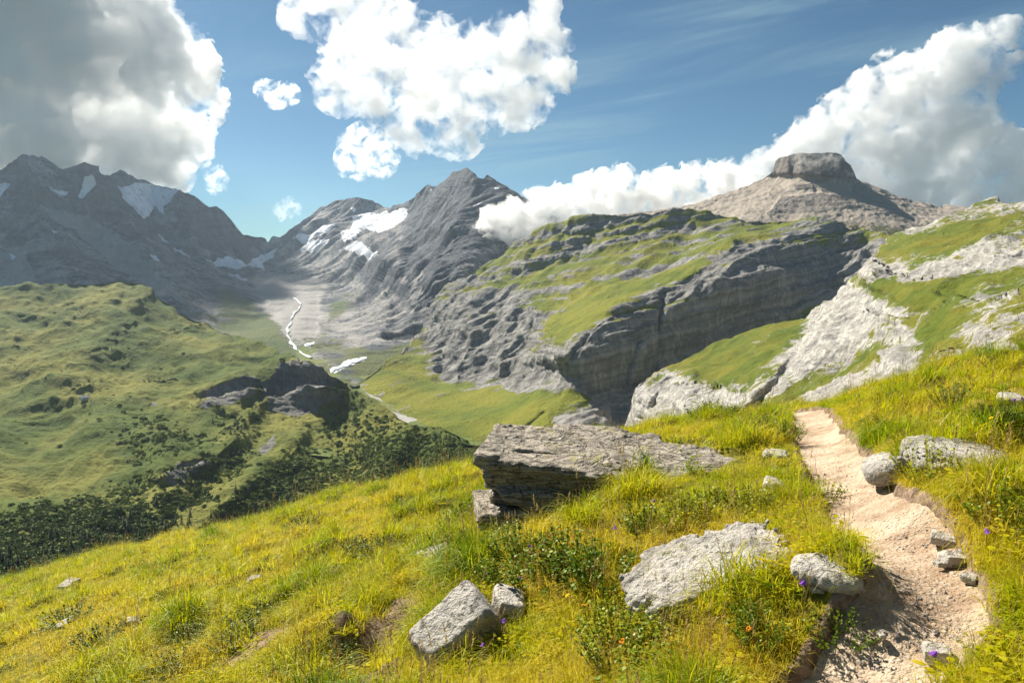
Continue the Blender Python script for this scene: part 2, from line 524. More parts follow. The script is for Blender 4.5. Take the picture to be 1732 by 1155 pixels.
m_sn, n = material('old_snow')
pp = n.n('ShaderNodeNewGeometry').outputs['Position']
f1, f2 = n.noise(pp, .02, 5, .6), n.noise(pp, .006, 4, .6)
b = n.n('ShaderNodeBsdfPrincipled', i_Base_Color=n.mix(n.step(f1, .50, .68), (.74, .76, .79), (.48, .48, .49)), i_Roughness=.8,
        i_Normal=n.n('ShaderNodeBump', i_Strength=.6, i_Distance=10.0, i_Height=n.m('ADD', f1, f2)).outputs[0])
n.n('ShaderNodeOutputMaterial', i_0=b.outputs[0])
_PX, _PY, _X, _N, _c = far_d
_q = grid_faces(*_PX.shape)
_brk = fbm(_X, 34, 3, .6, 95)
for pm in SNOW:                                  # each snowfield is a skin lying on the rock
    inside = (pm + .95 * _brk > .62).ravel()
    f = _q[inside[_q].all(1)]
    f = f[f.min(1) > 12 * _PX.shape[1]]
    if len(f) < 6:
        continue
    used, inv = np.unique(f, return_inverse=True)
    make_mesh('snow_patch', (_X + _N * 3.0).reshape(-1, 3)[used], inv.reshape(-1, 4), [m_sn], parent=far)

# --- the right-hand massif: plateau, ledges, wall and shaded cliff
M_MASSIF = terrain_material('massif_rock', 1.7, (0.10, 0.098, 0.096), (0.30, 0.29, 0.27), (0.20, 0.188, 0.175),
                            (0.085, 0.115, 0.008), (0.125, 0.15, 0.010), (0.19, 0.185, 0.016), (0.20, 0.19, 0.18), (-0.20, 0.06, 0.97), 1.0)
mas_top = [(560, 690), (600, 652), (650, 614), (690, 588), (712, 560), (728, 520), (740, 500), (760, 480), (800, 458), (850, 432), (880, 410), (905, 392), (930, 381), (960, 372),
           (1000, 364), (1050, 361), (1100, 356), (1150, 352), (1200, 356), (1260, 364), (1320, 370), (1400, 374), (1460, 386), (1500, 398), (1560, 404), (1620, 410)]
mas_bot = [(560, 700), (600, 664), (650, 690), (700, 715), (760, 735), (850, 775), (950, 800), (1080, 820), (1200, 790), (1400, 640), (1620, 520)]
mas_depth = [(560, 690, 1800), (600, 655, 1790), (650, 682, 1600), (700, 708, 1470), (760, 730, 1370), (850, 762, 1230), (950, 790, 1120), (1080, 815, 1050), (650, 614, 1950), (690, 588, 2250), (715, 555, 2500),
             (740, 500, 2650), (800, 458, 2700), (850, 432, 2700), (905, 392, 2680), (1000, 364, 2550), (1100, 356, 2520), (1150, 352, 2520), (1260, 364, 2560), (1320, 370, 2560), (1400, 374, 2540), (1500, 398, 2450), (1620, 410, 2400),
             (740, 640, 1880), (800, 640, 1830), (790, 560, 2150), (760, 530, 2350), (850, 500, 2320), (880, 450, 2450), (930, 420, 2500), (870, 600, 1880), (850, 660, 1650), (800, 690, 1530),
             (940, 520, 2000), (900, 560, 1920), (1000, 470, 2130), (1060, 420, 2330), (1150, 400, 2400), (940, 620, 1560), (900, 680, 1400), (880, 720, 1300),
             (955, 604, 1440), (1000, 556, 1520), (1060, 520, 1620), (1130, 488, 1740), (1180, 450, 1870), (1240, 412, 2040), (1300, 404, 2170), (1380, 412, 2300), (1470, 425, 2400),
             (968, 655, 1400), (1040, 700, 1370), (1075, 655, 1480), (1150, 612, 1610), (1280, 560, 1850), (1400, 500, 2080), (1480, 445, 2260),
             (1000, 720, 1230), (1060, 745, 1160), (1200, 700, 1300), (1400, 600, 1700), (1620, 520, 2200), (1230, 372, 2480), (1300, 385, 2440)]


def mas_sculpt(PX, PY):
    r = add_lines(PX, PY, [
        ([(955, 600), (1000, 553), (1060, 517), (1130, 486), (1185, 448), (1240, 412)], -0.020, 9),
        ([(880, 470), (960, 440), (1000, 412), (1010, 380)], 0.014, 14),
        ([(905, 520), (960, 500), (985, 460), (1000, 420)], -0.010, 12),
        ([(905, 560), (880, 600), (850, 640)], 0.02, 14),
        ([(940, 545), (915, 580), (895, 610)], -0.016, 10),
        ([(985, 560), (965, 590), (945, 610)], -0.01, 8),
        ([(1068, 640), (1080, 610), (1086, 590)], -0.02, 8),
        ([(1098, 650), (1112, 560), (1122, 500)], 0.014, 7),
        ([(800, 560), (780, 600), (770, 640)], -0.014, 9),
        ([(840, 540), (820, 590), (810, 650)], 0.012, 9),
        ([(870, 520), (850, 570), (845, 620)], -0.012, 9),
        ([(760, 530), (750, 580), (745, 630)], 0.01, 8),
        ([(920, 700), (890, 725), (865, 750)], 0.012, 5),
    ])
    # ledges of the beds: short steps in distance along the terraces
    for pts, a, w in [([(900, 410), (950, 400), (1000, 402)], .012, 4), ([(890, 440), (950, 428), (985, 425)], .012, 4),
                      ([(1030, 400), (1080, 398), (1130, 410), (1220, 398)], .010, 4), ([(1050, 440), (1110, 432), (1180, 428), (1230, 405)], .012, 5),
                      ([(1235, 404), (1300, 412), (1380, 420), (1470, 430)], .010, 4), ([(1250, 368), (1330, 376), (1420, 384), (1490, 398)], .006, 4),
                      ([(850, 655), (900, 640), (945, 628)], .014, 5)]:
        d, s = pline(PX, PY, pts)
        r += a * np.exp(-(d / (w * 2.2)) ** 2) * -s * 0.5
    return r


def mas_cover(PX, PY, X, N):
    wx, wy = PX + 10 * fbm(X, 120, 4, 0.6, 61), PY + 6 * fbm(X, 90, 4, 0.6, 71)
    slope = N[..., 2]
    tz = X @ np.array((-0.20, 0.06, 0.97)) + 12 * fbm(X, 300, 3, 0.5, 66)
    bed = fbm(np.stack([X[..., 0] * .012, X[..., 1] * .012, tz], -1), 26, 3, 0.65, 77)
    grass = 0.34 + 0.9 * (slope - 0.55) + 0.45 * fbm(X, 90, 5, 0.6, 81) + 0.6 * fbm(X, 28, 4, 0.6, 83) - 2.1 * bed
    P1 = [([(735, 505), (800, 470), (860, 480), (930, 560), (950, 640), (870, 660), (780, 650), (735, 620), (715, 560)], -1.0, 12),
          ([(955, 604), (1000, 556), (1060, 520), (1130, 488), (1240, 412), (1500, 425), (1500, 450), (1280, 570), (1150, 615), (1060, 700), (960, 655)], -1.0, 6),
          ([(1240, 365), (1495, 395), (1490, 425), (1300, 405)], -0.25, 8),
          ([(830, 450), (900, 400), (1000, 366), (1010, 420), (950, 470), (860, 490)], -0.12, 10),
          ([(1240, 360), (1320, 366), (1330, 392), (1290, 402), (1235, 395)], 0.5, 10),
          ([(980, 500), (1040, 470), (1100, 480), (1090, 500), (1000, 545), (950, 590), (890, 640), (840, 640), (910, 560)], 0.75, 10),
          ([(1000, 440), (1050, 400), (1060, 430), (1010, 470)], 0.4, 10), ([(1090, 410), (1140, 410), (1130, 440), (1095, 440)], 0.45, 8),
          ([(1170, 440), (1250, 405), (1235, 425), (1150, 480), (1120, 490)], 0.45, 8),
          ([(600, 655), (700, 600), (740, 640), (860, 650), (950, 630), (960, 690), (880, 760), (760, 730), (680, 705)], 0.55, 14),
          ([(940, 700), (1030, 690), (1050, 760), (950, 770), (900, 750)], -1.2, 10),
          ([(850, 640), (950, 625), (965, 690), (880, 672)], -0.65, 9),
          ([(930, 560), (985, 530), (990, 560), (940, 610)], -0.3, 8),
          ([(1000, 545), (1090, 500), (1150, 470), (1120, 495), (1010, 560)], -0.5, 5),
          ([(1060, 420), (1200, 395), (1210, 410), (1080, 440)], -0.25, 6),
          ([(1045, 452), (1120, 440), (1180, 430), (1150, 462), (1060, 480)], -0.45, 7)]
    for pts, val, soft in P1:
        grass += .85 * val * poly(wx, wy, pts, soft * 1.8)
    scree = -0.1 + 0.35 * fbm(X * np.array([1, 1, 0.4]), 120, 4, 0.6, 91) + 0.3 * sstep(slope, 0.5, 0.75)
    scree += 1.0 * poly(wx, wy, [(930, 700), (1030, 690), (1055, 770), (930, 780)], 8)
    scree += 0.8 * poly(wx, wy, [(1060, 690), (1150, 615), (1280, 565), (1480, 450), (1480, 480), (1280, 600), (1100, 700)], 8)
    scree += 0.45 * poly(wx, wy, [(600, 650), (720, 590), (760, 650), (700, 700)], 10)
    return dict(grass=grass, snow=np.zeros(PX.shape) - 1, scree=scree)


mas, mas_d = sheet('plateau_massif', 560, 1620, 720, 300, mas_top, mas_bot, mas_depth, M_MASSIF, mas_cover, mas_sculpt,
                   rough=[dict(s=300, a=30, o=3, ridged=True, c=(.70, -.71), k=.2, warp=.2, seed=15, rock=False), dict(s=80, a=24, o=6, g=.56, ridged=True, c=(.70, -.71), k=.10, warp=.2, seed=18),
                          dict(s=30, a=7.0, o=3, g=.6, st=(.035,), tilt=(-0.20, 0.06, 0.97), seed=25, ledge=True, rock=False), dict(s=24, a=2.0, o=4, g=.6, st=(1, 1, .4), seed=22)],
                   calm=lambda x, y: 1 - .65 * poly(x, y, [(560, 700), (600, 640), (700, 580), (740, 640), (860, 655), (960, 690), (900, 800), (700, 730)], 24))

# --- butte on the plateau
M_BUTTE = terrain_material('butte_rock', 2.2, (0.12, 0.105, 0.095), (0.24, 0.215, 0.19), (0.17, 0.15, 0.13),
                           (0.08, 0.09, 0.03), (0.10, 0.11, 0.035), (0.13, 0.12, 0.05), (0.25, 0.215, 0.18), (0.05, 0.0, 1.0), 0.9)
bu_top = [(980, 372), (1100, 356), (1150, 351), (1180, 343), (1230, 325), (1270, 312), (1296, 299), (1304, 293), (1308, 284), (1313, 272), (1322, 266), (1340, 262), (1362, 259), (1388, 257),
          (1414, 257), (1424, 263), (1430, 272), (1441, 281), (1447, 292), (1449, 302), (1462, 308), (1490, 320), (1520, 331), (1550, 340), (1590, 347), (1660, 352), (1800, 356)]
bu_bot = [(980, 440), (1800, 440)]
bu_depth = [(980, 372, 3000), (1150, 352, 3000), (1230, 325, 3080), (1300, 296, 3120), (1340, 262, 3080), (1380, 258, 3060), (1420, 258, 3080), (1449, 302, 3150), (1520, 331, 3200), (1600, 348, 3300), (1800, 356, 3300),
            (1380, 300, 2990), (1320, 310, 3030), (1440, 310, 3060), (1380, 340, 2850), (1300, 340, 2850), (1460, 345, 2880), (1380, 372, 2680), (1250, 372, 2680), (1500, 380, 2720), (1150, 385, 2750),
            (1380, 420, 2650), (1100, 420, 2680), (1600, 390, 2850), (1600, 430, 2750), (1800, 430, 2800), (980, 440, 2750)]


def bu_sculpt(PX, PY):
    # upright summit wall: pull the top rows to the foot of the wall
    cap = poly(PX, PY, [(1300, 296), (1310, 262), (1340, 250), (1424, 250), (1450, 282), (1454, 302), (1400, 300), (1340, 296)], 5)
    return -0.012 * cap + add_lines(PX, PY, [([(1345, 262), (1340, 296)], .006, 6), ([(1400, 258), (1396, 300)], .005, 5), ([(1300, 300), (1250, 340), (1220, 372)], .008, 16),
                                            ([(1420, 310), (1470, 345), (1500, 375)], .01, 14), ([(1340, 312), (1375, 318)], -.004, 6)])


def bu_cover(PX, PY, X, N):
    wx, wy = PX + 8 * fbm(X, 120, 4, 0.6, 101), PY + 4 * fbm(X, 90, 4, 0.6, 102)
    cap = poly(wx, wy, [(1298, 298), (1308, 255), (1340, 240), (1424, 240), (1452, 278), (1458, 304), (1400, 298), (1340, 294)], 4)
    low = poly(wx, wy, [(1320, 330), (1420, 325), (1460, 350), (1380, 362), (1300, 358)], 8)
    kn = poly(wx, wy, [(1340, 312), (1372, 311), (1376, 320), (1344, 320)], 3)
    scree = 1.1 - 1.6 * cap - 0.8 * low - 1.0 * kn + 0.3 * fbm(X * np.array([1, 1, 0.4]), 90, 4, 0.6, 103)
    grass = 0.9 * sstep(PY + 20 * fbm(X, 150, 4, .6, 104), 352, 385) - 0.25 - 1.0 * cap + 0.3 * fbm(X, 60, 4, .6, 105)
    grass -= 0.5 * poly(wx, wy, [(1280, 300), (1450, 300), (1600, 350), (1550, 380), (1250, 372)], 14)
    return dict(grass=grass, snow=np.zeros(PX.shape) - 1, scree=scree)


bu, bu_d = sheet('butte', 980, 1800, 520, 130, bu_top, bu_bot, bu_depth, M_BUTTE, bu_cover, bu_sculpt, back=14, back_len=.2, back_drop=.5,
                 rough=[dict(s=160, a=9, o=3, ridged=True, st=(1, 1, .3), seed=33, rock=False), dict(s=44, a=8.0, o=5, g=.6, ridged=True, st=(1, 1, .18), seed=34), dict(s=16, a=1.6, o=2, seed=35)])

# --- near limestone slope on the right
M_NEAR = terrain_material('limestone', 0.75, (0.19, 0.18, 0.17), (0.47, 0.45, 0.41), (0.33, 0.30, 0.27),
                          (0.065, 0.095, 0.006), (0.10, 0.125, 0.008), (0.16, 0.15, 0.014), (0.36, 0.34, 0.31), (-0.25, 0.05, 0.96), 0.8)
nr_top = [(1040, 790), (1056, 742), (1064, 700), (1074, 655), (1090, 640), (1110, 626), (1150, 606), (1220, 577), (1300, 552), (1365, 536), (1400, 507), (1440, 470), (1475, 440), (1492, 420), (1504, 404),
          (1540, 388), (1600, 366), (1640, 354), (1652, 345), (1668, 337), (1685, 336), (1700, 345), (1732, 342), (1800, 336), (1900, 330)]
nr_bot = [(1040, 800), (1060, 800), (1200, 800), (1300, 780), (1500, 730), (1732, 680), (1900, 650)]
nr_depth = [(1040, 795, 960), (1056, 742, 1080), (1074, 655, 1180), (1150, 606, 1230), (1300, 552, 1290), (1365, 536, 1300), (1440, 470, 1330), (1492, 420, 1420), (1540, 388, 1500), (1640, 354, 1550), (1732, 342, 1500), (1900, 330, 1450),
            (1150, 700, 900), (1120, 660, 1080), (1240, 640, 960), (1240, 690, 800), (1200, 620, 1100), (1300, 600, 1020), (1300, 640, 860), (1360, 580, 960), (1400, 560, 930), (1350, 690, 640), (1420, 620, 740), (1500, 600, 640), (1500, 500, 900), (1470, 460, 1100),
            (1560, 440, 1050), (1600, 470, 850), (1700, 420, 950), (1640, 400, 1180), (1600, 560, 600), (1600, 640, 430), (1732, 600, 380), (1732, 500, 600), (1900, 640, 330), (1900, 450, 800),
            (1060, 800, 880), (1300, 780, 500), (1500, 730, 380), (1732, 680, 300)]


def nr_sculpt(PX, PY):
    r = add_lines(PX, PY, [
        ([(1225, 700), (1290, 650), (1345, 595), (1400, 545), (1440, 490), (1470, 455)], -0.045, 16),
        ([(1275, 690), (1318, 640), (1350, 592)], 0.035, 9),
        ([(1350, 655), (1420, 615), (1480, 585)], 0.03, 16),
        ([(1080, 720), (1110, 680), (1130, 640)], 0.02, 8),
        ([(1150, 720), (1165, 680), (1170, 640)], -0.02, 9),
        ([(1205, 690), (1215, 655)], 0.025, 8), ([(1100, 700), (1095, 660)], -.02, 8),
        ([(1540, 560), (1600, 590), (1640, 560)], -0.03, 16),
        ([(1440, 560), (1540, 500), (1600, 470)], -0.02, 14), ([(1490, 590), (1560, 530), (1640, 470), (1732, 430)], 0.025, 12),
        ([(1600, 380), (1680, 400), (1732, 380)], -0.02, 14)])
    for pts, a, w in [([(1460, 440), (1500, 448), (1540, 470), (1580, 460), (1640, 442), (1732, 432), (1850, 425)], .028, 9), ([(1400, 545), (1470, 530), (1540, 545), (1600, 520)], .02, 7),
                      ([(1150, 655), (1200, 650), (1240, 655)], .03, 8), ([(1590, 500), (1660, 515), (1732, 500)], .02, 7), ([(1600, 610), (1660, 590), (1732, 575)], .02, 7),
                      ([(1480, 420), (1560, 405), (1640, 380)], .012, 6)]:
        d, s = pline(PX, PY, pts)
        r += a * np.exp(-(d / (w * 2)) ** 2) * -s * 0.5
    return r


def nr_cover(PX, PY, X, N):
    wx, wy = PX + 14 * fbm(X, 60, 5, 0.6, 111), PY + 8 * fbm(X, 45, 5, 0.6, 112)
    slope = N[..., 2]
    tz = X @ np.array((-0.25, 0.05, 0.96)) + 8 * fbm(X, 120, 3, 0.5, 166)
    bed = fbm(np.stack([0 * tz, 0 * tz, tz], -1), 22, 3, 0.6, 177)
    grass = 0.36 + 0.5 * (slope - 0.55) + 0.5 * fbm(X, 55, 5, 0.62, 113) + 0.6 * fbm(X, 14, 4, 0.6, 115) - 0.9 * bed
    for pts, val, soft in [
        ([(1140, 615), (1220, 580), (1310, 552), (1360, 545), (1330, 590), (1290, 625), (1240, 655), (1180, 645)], 0.7, 8),
        ([(1265, 580), (1330, 556), (1310, 575), (1270, 592)], -0.8, 6),
        ([(1280, 680), (1360, 650), (1440, 600), (1500, 575), (1480, 600), (1420, 640), (1360, 665), (1300, 690)], 0.9, 9),
        ([(1490, 420), (1560, 395), (1640, 370), (1700, 380), (1640, 410), (1540, 440), (1480, 440)], 0.75, 10),
        ([(1600, 370), (1732, 345), (1732, 365), (1640, 400), (1560, 430)], 0.35, 10),
        ([(1500, 500), (1560, 470), (1640, 455), (1732, 440), (1732, 500), (1640, 490), (1560, 540)], 0.5, 12),
        ([(1440, 470), (1500, 465), (1530, 490), (1470, 505)], 0.45, 10),
        ([(1540, 545), (1600, 540), (1600, 590), (1560, 600)], 0.5, 10),
        ([(1640, 380), (1732, 370), (1732, 420), (1640, 430)], -0.1, 10),
        ([(1050, 790), (1074, 655), (1130, 640), (1250, 655), (1240, 700), (1100, 740)], -0.6, 10),
        ([(1230, 700), (1290, 640), (1345, 585), (1440, 480), (1490, 520), (1420, 600), (1340, 650), (1290, 700)], -0.55, 10),
        ([(1390, 650), (1500, 600), (1560, 620), (1540, 660), (1380, 690)], -0.6, 10),
        ([(1590, 600), (1732, 570), (1732, 620), (1600, 650)], -0.3, 10),
        ([(1465, 435), (1540, 455), (1640, 436), (1732, 425), (1732, 440), (1600, 465), (1500, 470)], -0.8, 8),
    ]:
        grass += .68 * val * poly(wx, wy, pts, soft * 2.0)
    scree = 0.2 * fbm(X, 40, 4, .6, 114) + 0.1
    return dict(grass=grass, snow=np.zeros(PX.shape) - 1, scree=scree)


nr, nr_d = sheet('limestone_slope', 1040, 1900, 620, 300, nr_top, nr_bot, nr_depth, M_NEAR, nr_cover, nr_sculpt, back_len=.3, back_drop=.55,
                 rough=[dict(s=120, a=11, o=3, ridged=True, seed=45, rock=False), dict(s=36, a=7.0, o=6, g=.55, ridged=True, c=(.55, -.83), k=.22, warp=.25, seed=48),
                        dict(s=13, a=3.6, o=3, g=.6, st=(.06,), tilt=(-0.25, 0.05, 0.96), seed=49, ledge=True, rock=False), dict(s=9, a=0.9, o=3, seed=47)])

# --- green hill on the left
M_HILL = terrain_material('hill_turf', 1.5, (0.10, 0.10, 0.095), (0.23, 0.22, 0.205), (0.15, 0.14, 0.13),
                          (0.045, 0.075, 0.008), (0.082, 0.112, 0.012), (0.19, 0.185, 0.035), (0.22, 0.20, 0.17), (0.0, 0.1, 0.99), 0.6)
hi_top = [(-260, 505), (0, 488), (60, 480), (110, 474), (150, 472), (190, 467), (225, 470), (243, 476), (262, 492), (300, 519), (330, 534), (360, 550), (400, 568), (440, 580), (480, 600), (494, 607), (505, 611), (522, 608), (538, 611),
          (552, 622), (560, 634), (580, 645), (620, 672), (650, 690), (668, 700), (690, 716), (720, 722), (748, 722), (775, 730), (800, 742), (822, 752), (840, 780), (870, 830)]
hi_bot = [(-260, 1120), (0, 1080), (200, 1020), (450, 960), (600, 920), (820, 860), (870, 850)]
hi_depth = [(-260, 505, 2300), (0, 488, 2300), (190, 467, 2250), (300, 519, 2100), (400, 568, 1950), (494, 607, 1640), (530, 610, 1480), (560, 634, 1430), (620, 672, 1350), (690, 716, 1220), (748, 722, 1150), (822, 752, 1010), (870, 830, 850),
            (0, 600, 1850), (-260, 700, 1500), (200, 560, 1900), (200, 640, 1620), (330, 600, 1750), (400, 640, 1560), (0, 750, 1380), (150, 680, 1500), (300, 720, 1320), (400, 720, 1280), (450, 690, 1400), (540, 690, 1370), (560, 720, 1300),
            (-260, 950, 800), (0, 900, 880), (150, 880, 930), (300, 850, 980), (450, 830, 1030), (600, 790, 1080), (680, 760, 1090), (0, 1080, 600), (200, 1020, 680), (450, 960, 780), (600, 920, 800), (820, 860, 800), (750, 790, 970), (480, 760, 1180), (640, 720, 1210)]


def hi_sculpt(PX, PY):
    r = add_lines(PX, PY, [
        ([(480, 612), (515, 612), (545, 622), (556, 645)], -0.030, 16),
        ([(440, 640), (470, 625)], -0.02, 12), ([(340, 660), (380, 638), (430, 630)], -0.022, 13),
        ([(505, 735), (460, 775), (410, 815), (370, 850)], -0.022, 15),
        ([(400, 735), (360, 765), (300, 785), (268, 800)], -0.03, 15),
        ([(440, 735), (400, 790), (330, 850)], 0.02, 16),
        ([(560, 680), (575, 740), (600, 790)], 0.015, 14),
        ([(250, 485), (180, 560), (100, 640), (0, 720)], -0.018, 26),
        ([(60, 560), (20, 640), (-60, 720)], 0.02, 26),
        ([(340, 560), (260, 600), (160, 660), (60, 760)], 0.012, 20),
        ([(420, 590), (330, 615), (240, 660), (150, 740)], -0.012, 18),
        ([(690, 716), (670, 770), (640, 810)], -0.02, 18), ([(755, 724), (745, 770), (720, 800)], -0.02, 20), ([(725, 735), (700, 780)], 0.015, 14),
        ([(300, 780), (330, 820), (330, 850)], 0.02, 16), ([(150, 880), (220, 840), (290, 830)], -.012, 14)])
    for pts, a, w in [([(440, 680), (480, 655), (520, 648), (565, 655)], .06, 11), ([(335, 680), (380, 664), (430, 655)], .035, 8), ([(275, 805), (320, 797), (350, 780)], .04, 7),
                      ([(240, 640), (290, 628), (330, 640)], .014, 6), ([(100, 540), (150, 520), (230, 505)], .012, 6), ([(0, 520), (60, 512), (120, 505)], .012, 7),
                      ([(280, 560), (330, 545)], .012, 6), ([(60, 660), (120, 610), (200, 590)], .012, 6), ([(430, 770), (460, 740), (475, 730)], .02, 6), ([(340, 740), (400, 705), (420, 690)], .02, 8)]:
        d, s = pline(PX, PY, pts)
        r += a * np.exp(-(d / (w * 2)) ** 2) * -s * 0.5
    return r


def hi_cover(PX, PY, X, N):
    wx, wy = PX + 9 * fbm(X, 90, 4, 0.6, 121), PY + 6 * fbm(X, 70, 4, 0.6, 122)
    slope = N[..., 2]
    grass = 0.95 + 0.5 * (slope - 0.6) + 0.25 * fbm(X, 60, 4, .6, 123)
    for pts, val, soft in [
        ([(448, 655), (470, 622), (505, 608), (540, 610), (560, 640), (566, 672), (530, 690), (500, 700), (460, 690)], -1.2, 7),
        ([(330, 690), (350, 660), (400, 640), (436, 632), (430, 665), (380, 690)], -0.85, 8),
        ([(278, 815), (300, 785), (350, 780), (340, 810), (300, 826)], -0.9, 6), ([(436, 760), (466, 738), (470, 752), (446, 770)], -0.8, 5),
        ([(100, 635), (115, 625), (108, 642)], -.8, 4), ([(256, 676), (268, 680), (266, 690), (256, 688)], -1, 4)]:
        grass += val * poly(wx, wy, pts, soft)
    pale = poly(wx, wy, [(100, 500), (260, 490), (400, 570), (520, 605), (440, 625), (330, 640), (240, 680), (120, 740), (60, 800), (0, 860), (0, 760), (120, 640), (80, 560)], 30)
    return dict(grass=grass, snow=np.zeros(PX.shape) - 1, scree=0.3 * fbm(X, 50, 3, .6, 124), pale=pale)


hill, hi_d = sheet('hill', -260, 870, 720, 360, hi_top, hi_bot, hi_depth, M_HILL, hi_cover, hi_sculpt, back_len=.25, back_drop=.6, soft_grass=.6,
                   rough=[dict(s=260, a=22, o=3, ridged=True, seed=55, rock=False), dict(s=75, a=11, o=5, g=.55, ridged=True, st=(.6, .6, 1.3), seed=58, rock=False), dict(s=170, a=20, o=4, g=.5, ridged=True, c=(.85, .52), k=.25, warp=.25, seed=59, rock=False), dict(s=22, a=4.5, o=4, g=.62, seed=57)])

# ------------------------------------------------------------------ valley floor and stream
M_VALLEY = terrain_material('valley_turf', 1.6, (0.30, 0.29, 0.27), (0.46, 0.45, 0.43), (0.38, 0.36, 0.33),
                            (0.09, 0.13, 0.03), (0.12, 0.16, 0.04), (0.17, 0.18, 0.06), (0.27, 0.265, 0.25), (0, 0, 1), 0.2)


def va_cover(PX, PY, X, N):
    wx, wy = PX + 6 * fbm(X, 60, 4, .6, 131), PY + 4 * fbm(X, 40, 4, .6, 132)
    gravel = np.maximum.reduce([poly(wx, wy, [(612, 656), (650, 664), (700, 672), (705, 680), (660, 682), (625, 672)], 4), poly(wx, wy, [(655, 695), (690, 702), (740, 700), (690, 714), (660, 706)], 4),
                                poly(wx, wy, [(690, 686), (745, 690), (740, 696), (695, 692)], 3)])
    return dict(grass=1.1 - 1.3 * gravel + .2 * fbm(X, 40, 3, .6, 133), snow=np.zeros(PX.shape) - 1, scree=1.2 * gravel)


va_top = [(400, 560), (500, 578), (560, 604), (600, 622), (700, 655), (800, 690), (900, 735)]
va_bot = [(400, 760), (900, 800)]
va_depth = [(500, 590, 2400), (560, 628, 1960), (600, 648, 1830), (650, 676, 1640), (700, 700, 1510), (760, 722, 1400), (850, 758, 1250), (400, 560, 3000), (400, 760, 1230), (900, 800, 1110), (700, 760, 1240), (560, 700, 1500), (560, 604, 2220), (600, 622, 2080), (700, 660, 1790), (800, 692, 1560), (900, 737, 1330)]
sheet('valley_floor', 400, 900, 200, 120, va_top, va_bot, va_depth, M_VALLEY, va_cover, rough=[dict(s=90, a=2.0, o=3, seed=61, rock=False)], back=0)

gz = np.array([(x, y, -620.0) for y in (-145, 5740) for x in (-4390, 4390)])
m_g, n = material('lowland_turf')
b = n.n('ShaderNodeBsdfPrincipled', i_Base_Color=n.mix(n.noise(n.n('ShaderNodeNewGeometry').outputs['Position'], .004, 6), (.05, .08, .02), (.10, .11, .05)), i_Roughness=.95)
n.n('ShaderNodeOutputMaterial', i_0=b.outputs[0])
tag(make_mesh('ground', gz, np.array([(0, 1, 3, 2)]), [m_g]), kind='structure')


def project(data, px, py):
    """point of a terrain sheet nearest to a pixel"""
    PX, PY, X = data[0], data[1], data[2]
    i = np.argmin((PX - px) ** 2 + (PY - py) ** 2)
    return X.reshape(-1, 3)[i]


m_w, n = material('stream_water')
fo = n.noise(n.n('ShaderNodeNewGeometry').outputs['Position'], .12, 4)
b = n.n('ShaderNodeBsdfPrincipled', i_Base_Color=n.mix(n.step(fo, .38, .55), (.26, .31, .33), (.50, .53, .54)), i_Roughness=.35)
n.n('ShaderNodeOutputMaterial', i_0=b.outputs[0])
pts = STREAM
uu = np.linspace(0, len(pts) - 1, 160)
sx = np.interp(uu, range(len(pts)), [p[0] for p in pts]) + 1.2 * np.sin(uu * 5)
sy = np.interp(uu, range(len(pts)), [p[1] for p in pts])
cen = np.array([project(far_d, a, b_) for a, b_ in zip(sx, sy)])
for k in range(4):
    cen[1:-1] = (cen[:-2] + cen[1:-1] * 2 + cen[2:]) / 4
tan = np.gradient(cen, axis=0)[:, :2]
nrm = np.stack([tan[:, 1], -tan[:, 0]], -1) / np.linalg.norm(tan, axis=1, keepdims=True)
wd = 4.2 + 2 * np.sin(uu * 2.3) + 1.8 * np.sin(uu * 6.1)
rows = [np.concatenate([cen[:, :2] + nrm * (wd * s)[:, None], cen[:, 2:] + 7 - 3 * abs(s)], 1) for s in (-1, -.4, .4, 1)]
tag(make_mesh('stream', np.stack(rows), grid_faces(4, len(uu)), [m_w]), kind='structure')

# ------------------------------------------------------------------ foreground meadow
EYE = 1.62
SIL = [(-300, 1095), (0, 993), (100, 963), (200, 934), (330, 908), (450, 884), (560, 845), (650, 824), (740, 803), (820, 784), (900, 768), (1010, 744), (1100, 724), (1200, 706), (1290, 699), (1345, 693), (1400, 684), (1480, 660), (1560, 638), (1640, 620), (1732, 606), (2000, 570)]
_sx, _sy, _se = px_dir([p[0] for p in SIL], [p[1] for p in SIL])
SIL_AZ = np.arctan2(_sx, _sy)
SIL_E = _se
GA, GB = 0.334, -0.055


def ground0(x, y):
    r = np.hypot(x, y)
    az = np.arctan2(x, y)
    s = GA * np.sin(az) + GB * np.cos(az)
    e = np.minimum(np.interp(az, SIL_AZ, SIL_E), s - 0.1)
    c = ((s - e) / 2) ** 2 / EYE
    rk = (s + 0.9) / (2 * c)
    z = -EYE + s * r - c * r * r
    zl = -EYE + s * rk - c * rk * rk - 0.9 * (r - rk)
    return np.where(r < rk, z, zl)


MOUNDS = []


def ground1(x, y):
    z = ground0(x, y)
    for mx, my, h, rad in MOUNDS:
        z = z + h * np.exp(-((x - mx) ** 2 + (y - my) ** 2) / rad ** 2)
    return z


def hit(px, py, f=None):
    """where the ray of a pixel meets the meadow"""
    f = f or ground1
    px, py = np.atleast_1d(np.asarray(px, float)), np.atleast_1d(np.asarray(py, float))
    dx, dy, dz = px_dir(px, py)
    t = np.geomspace(1.0, 60, 900)
    d = dz[:, None] * t - f(dx[:, None] * t, dy[:, None] * t)
    k = np.argmax(d < 0, 1)
    k = np.where((d < 0).any(1), k, np.argmin(d, 1))
    tt = t[np.maximum(k, 1)]
    x, y = dx * tt, dy * tt
    r = np.stack([x, y, f(x, y)], -1)
    return r[0] if len(r) == 1 else r


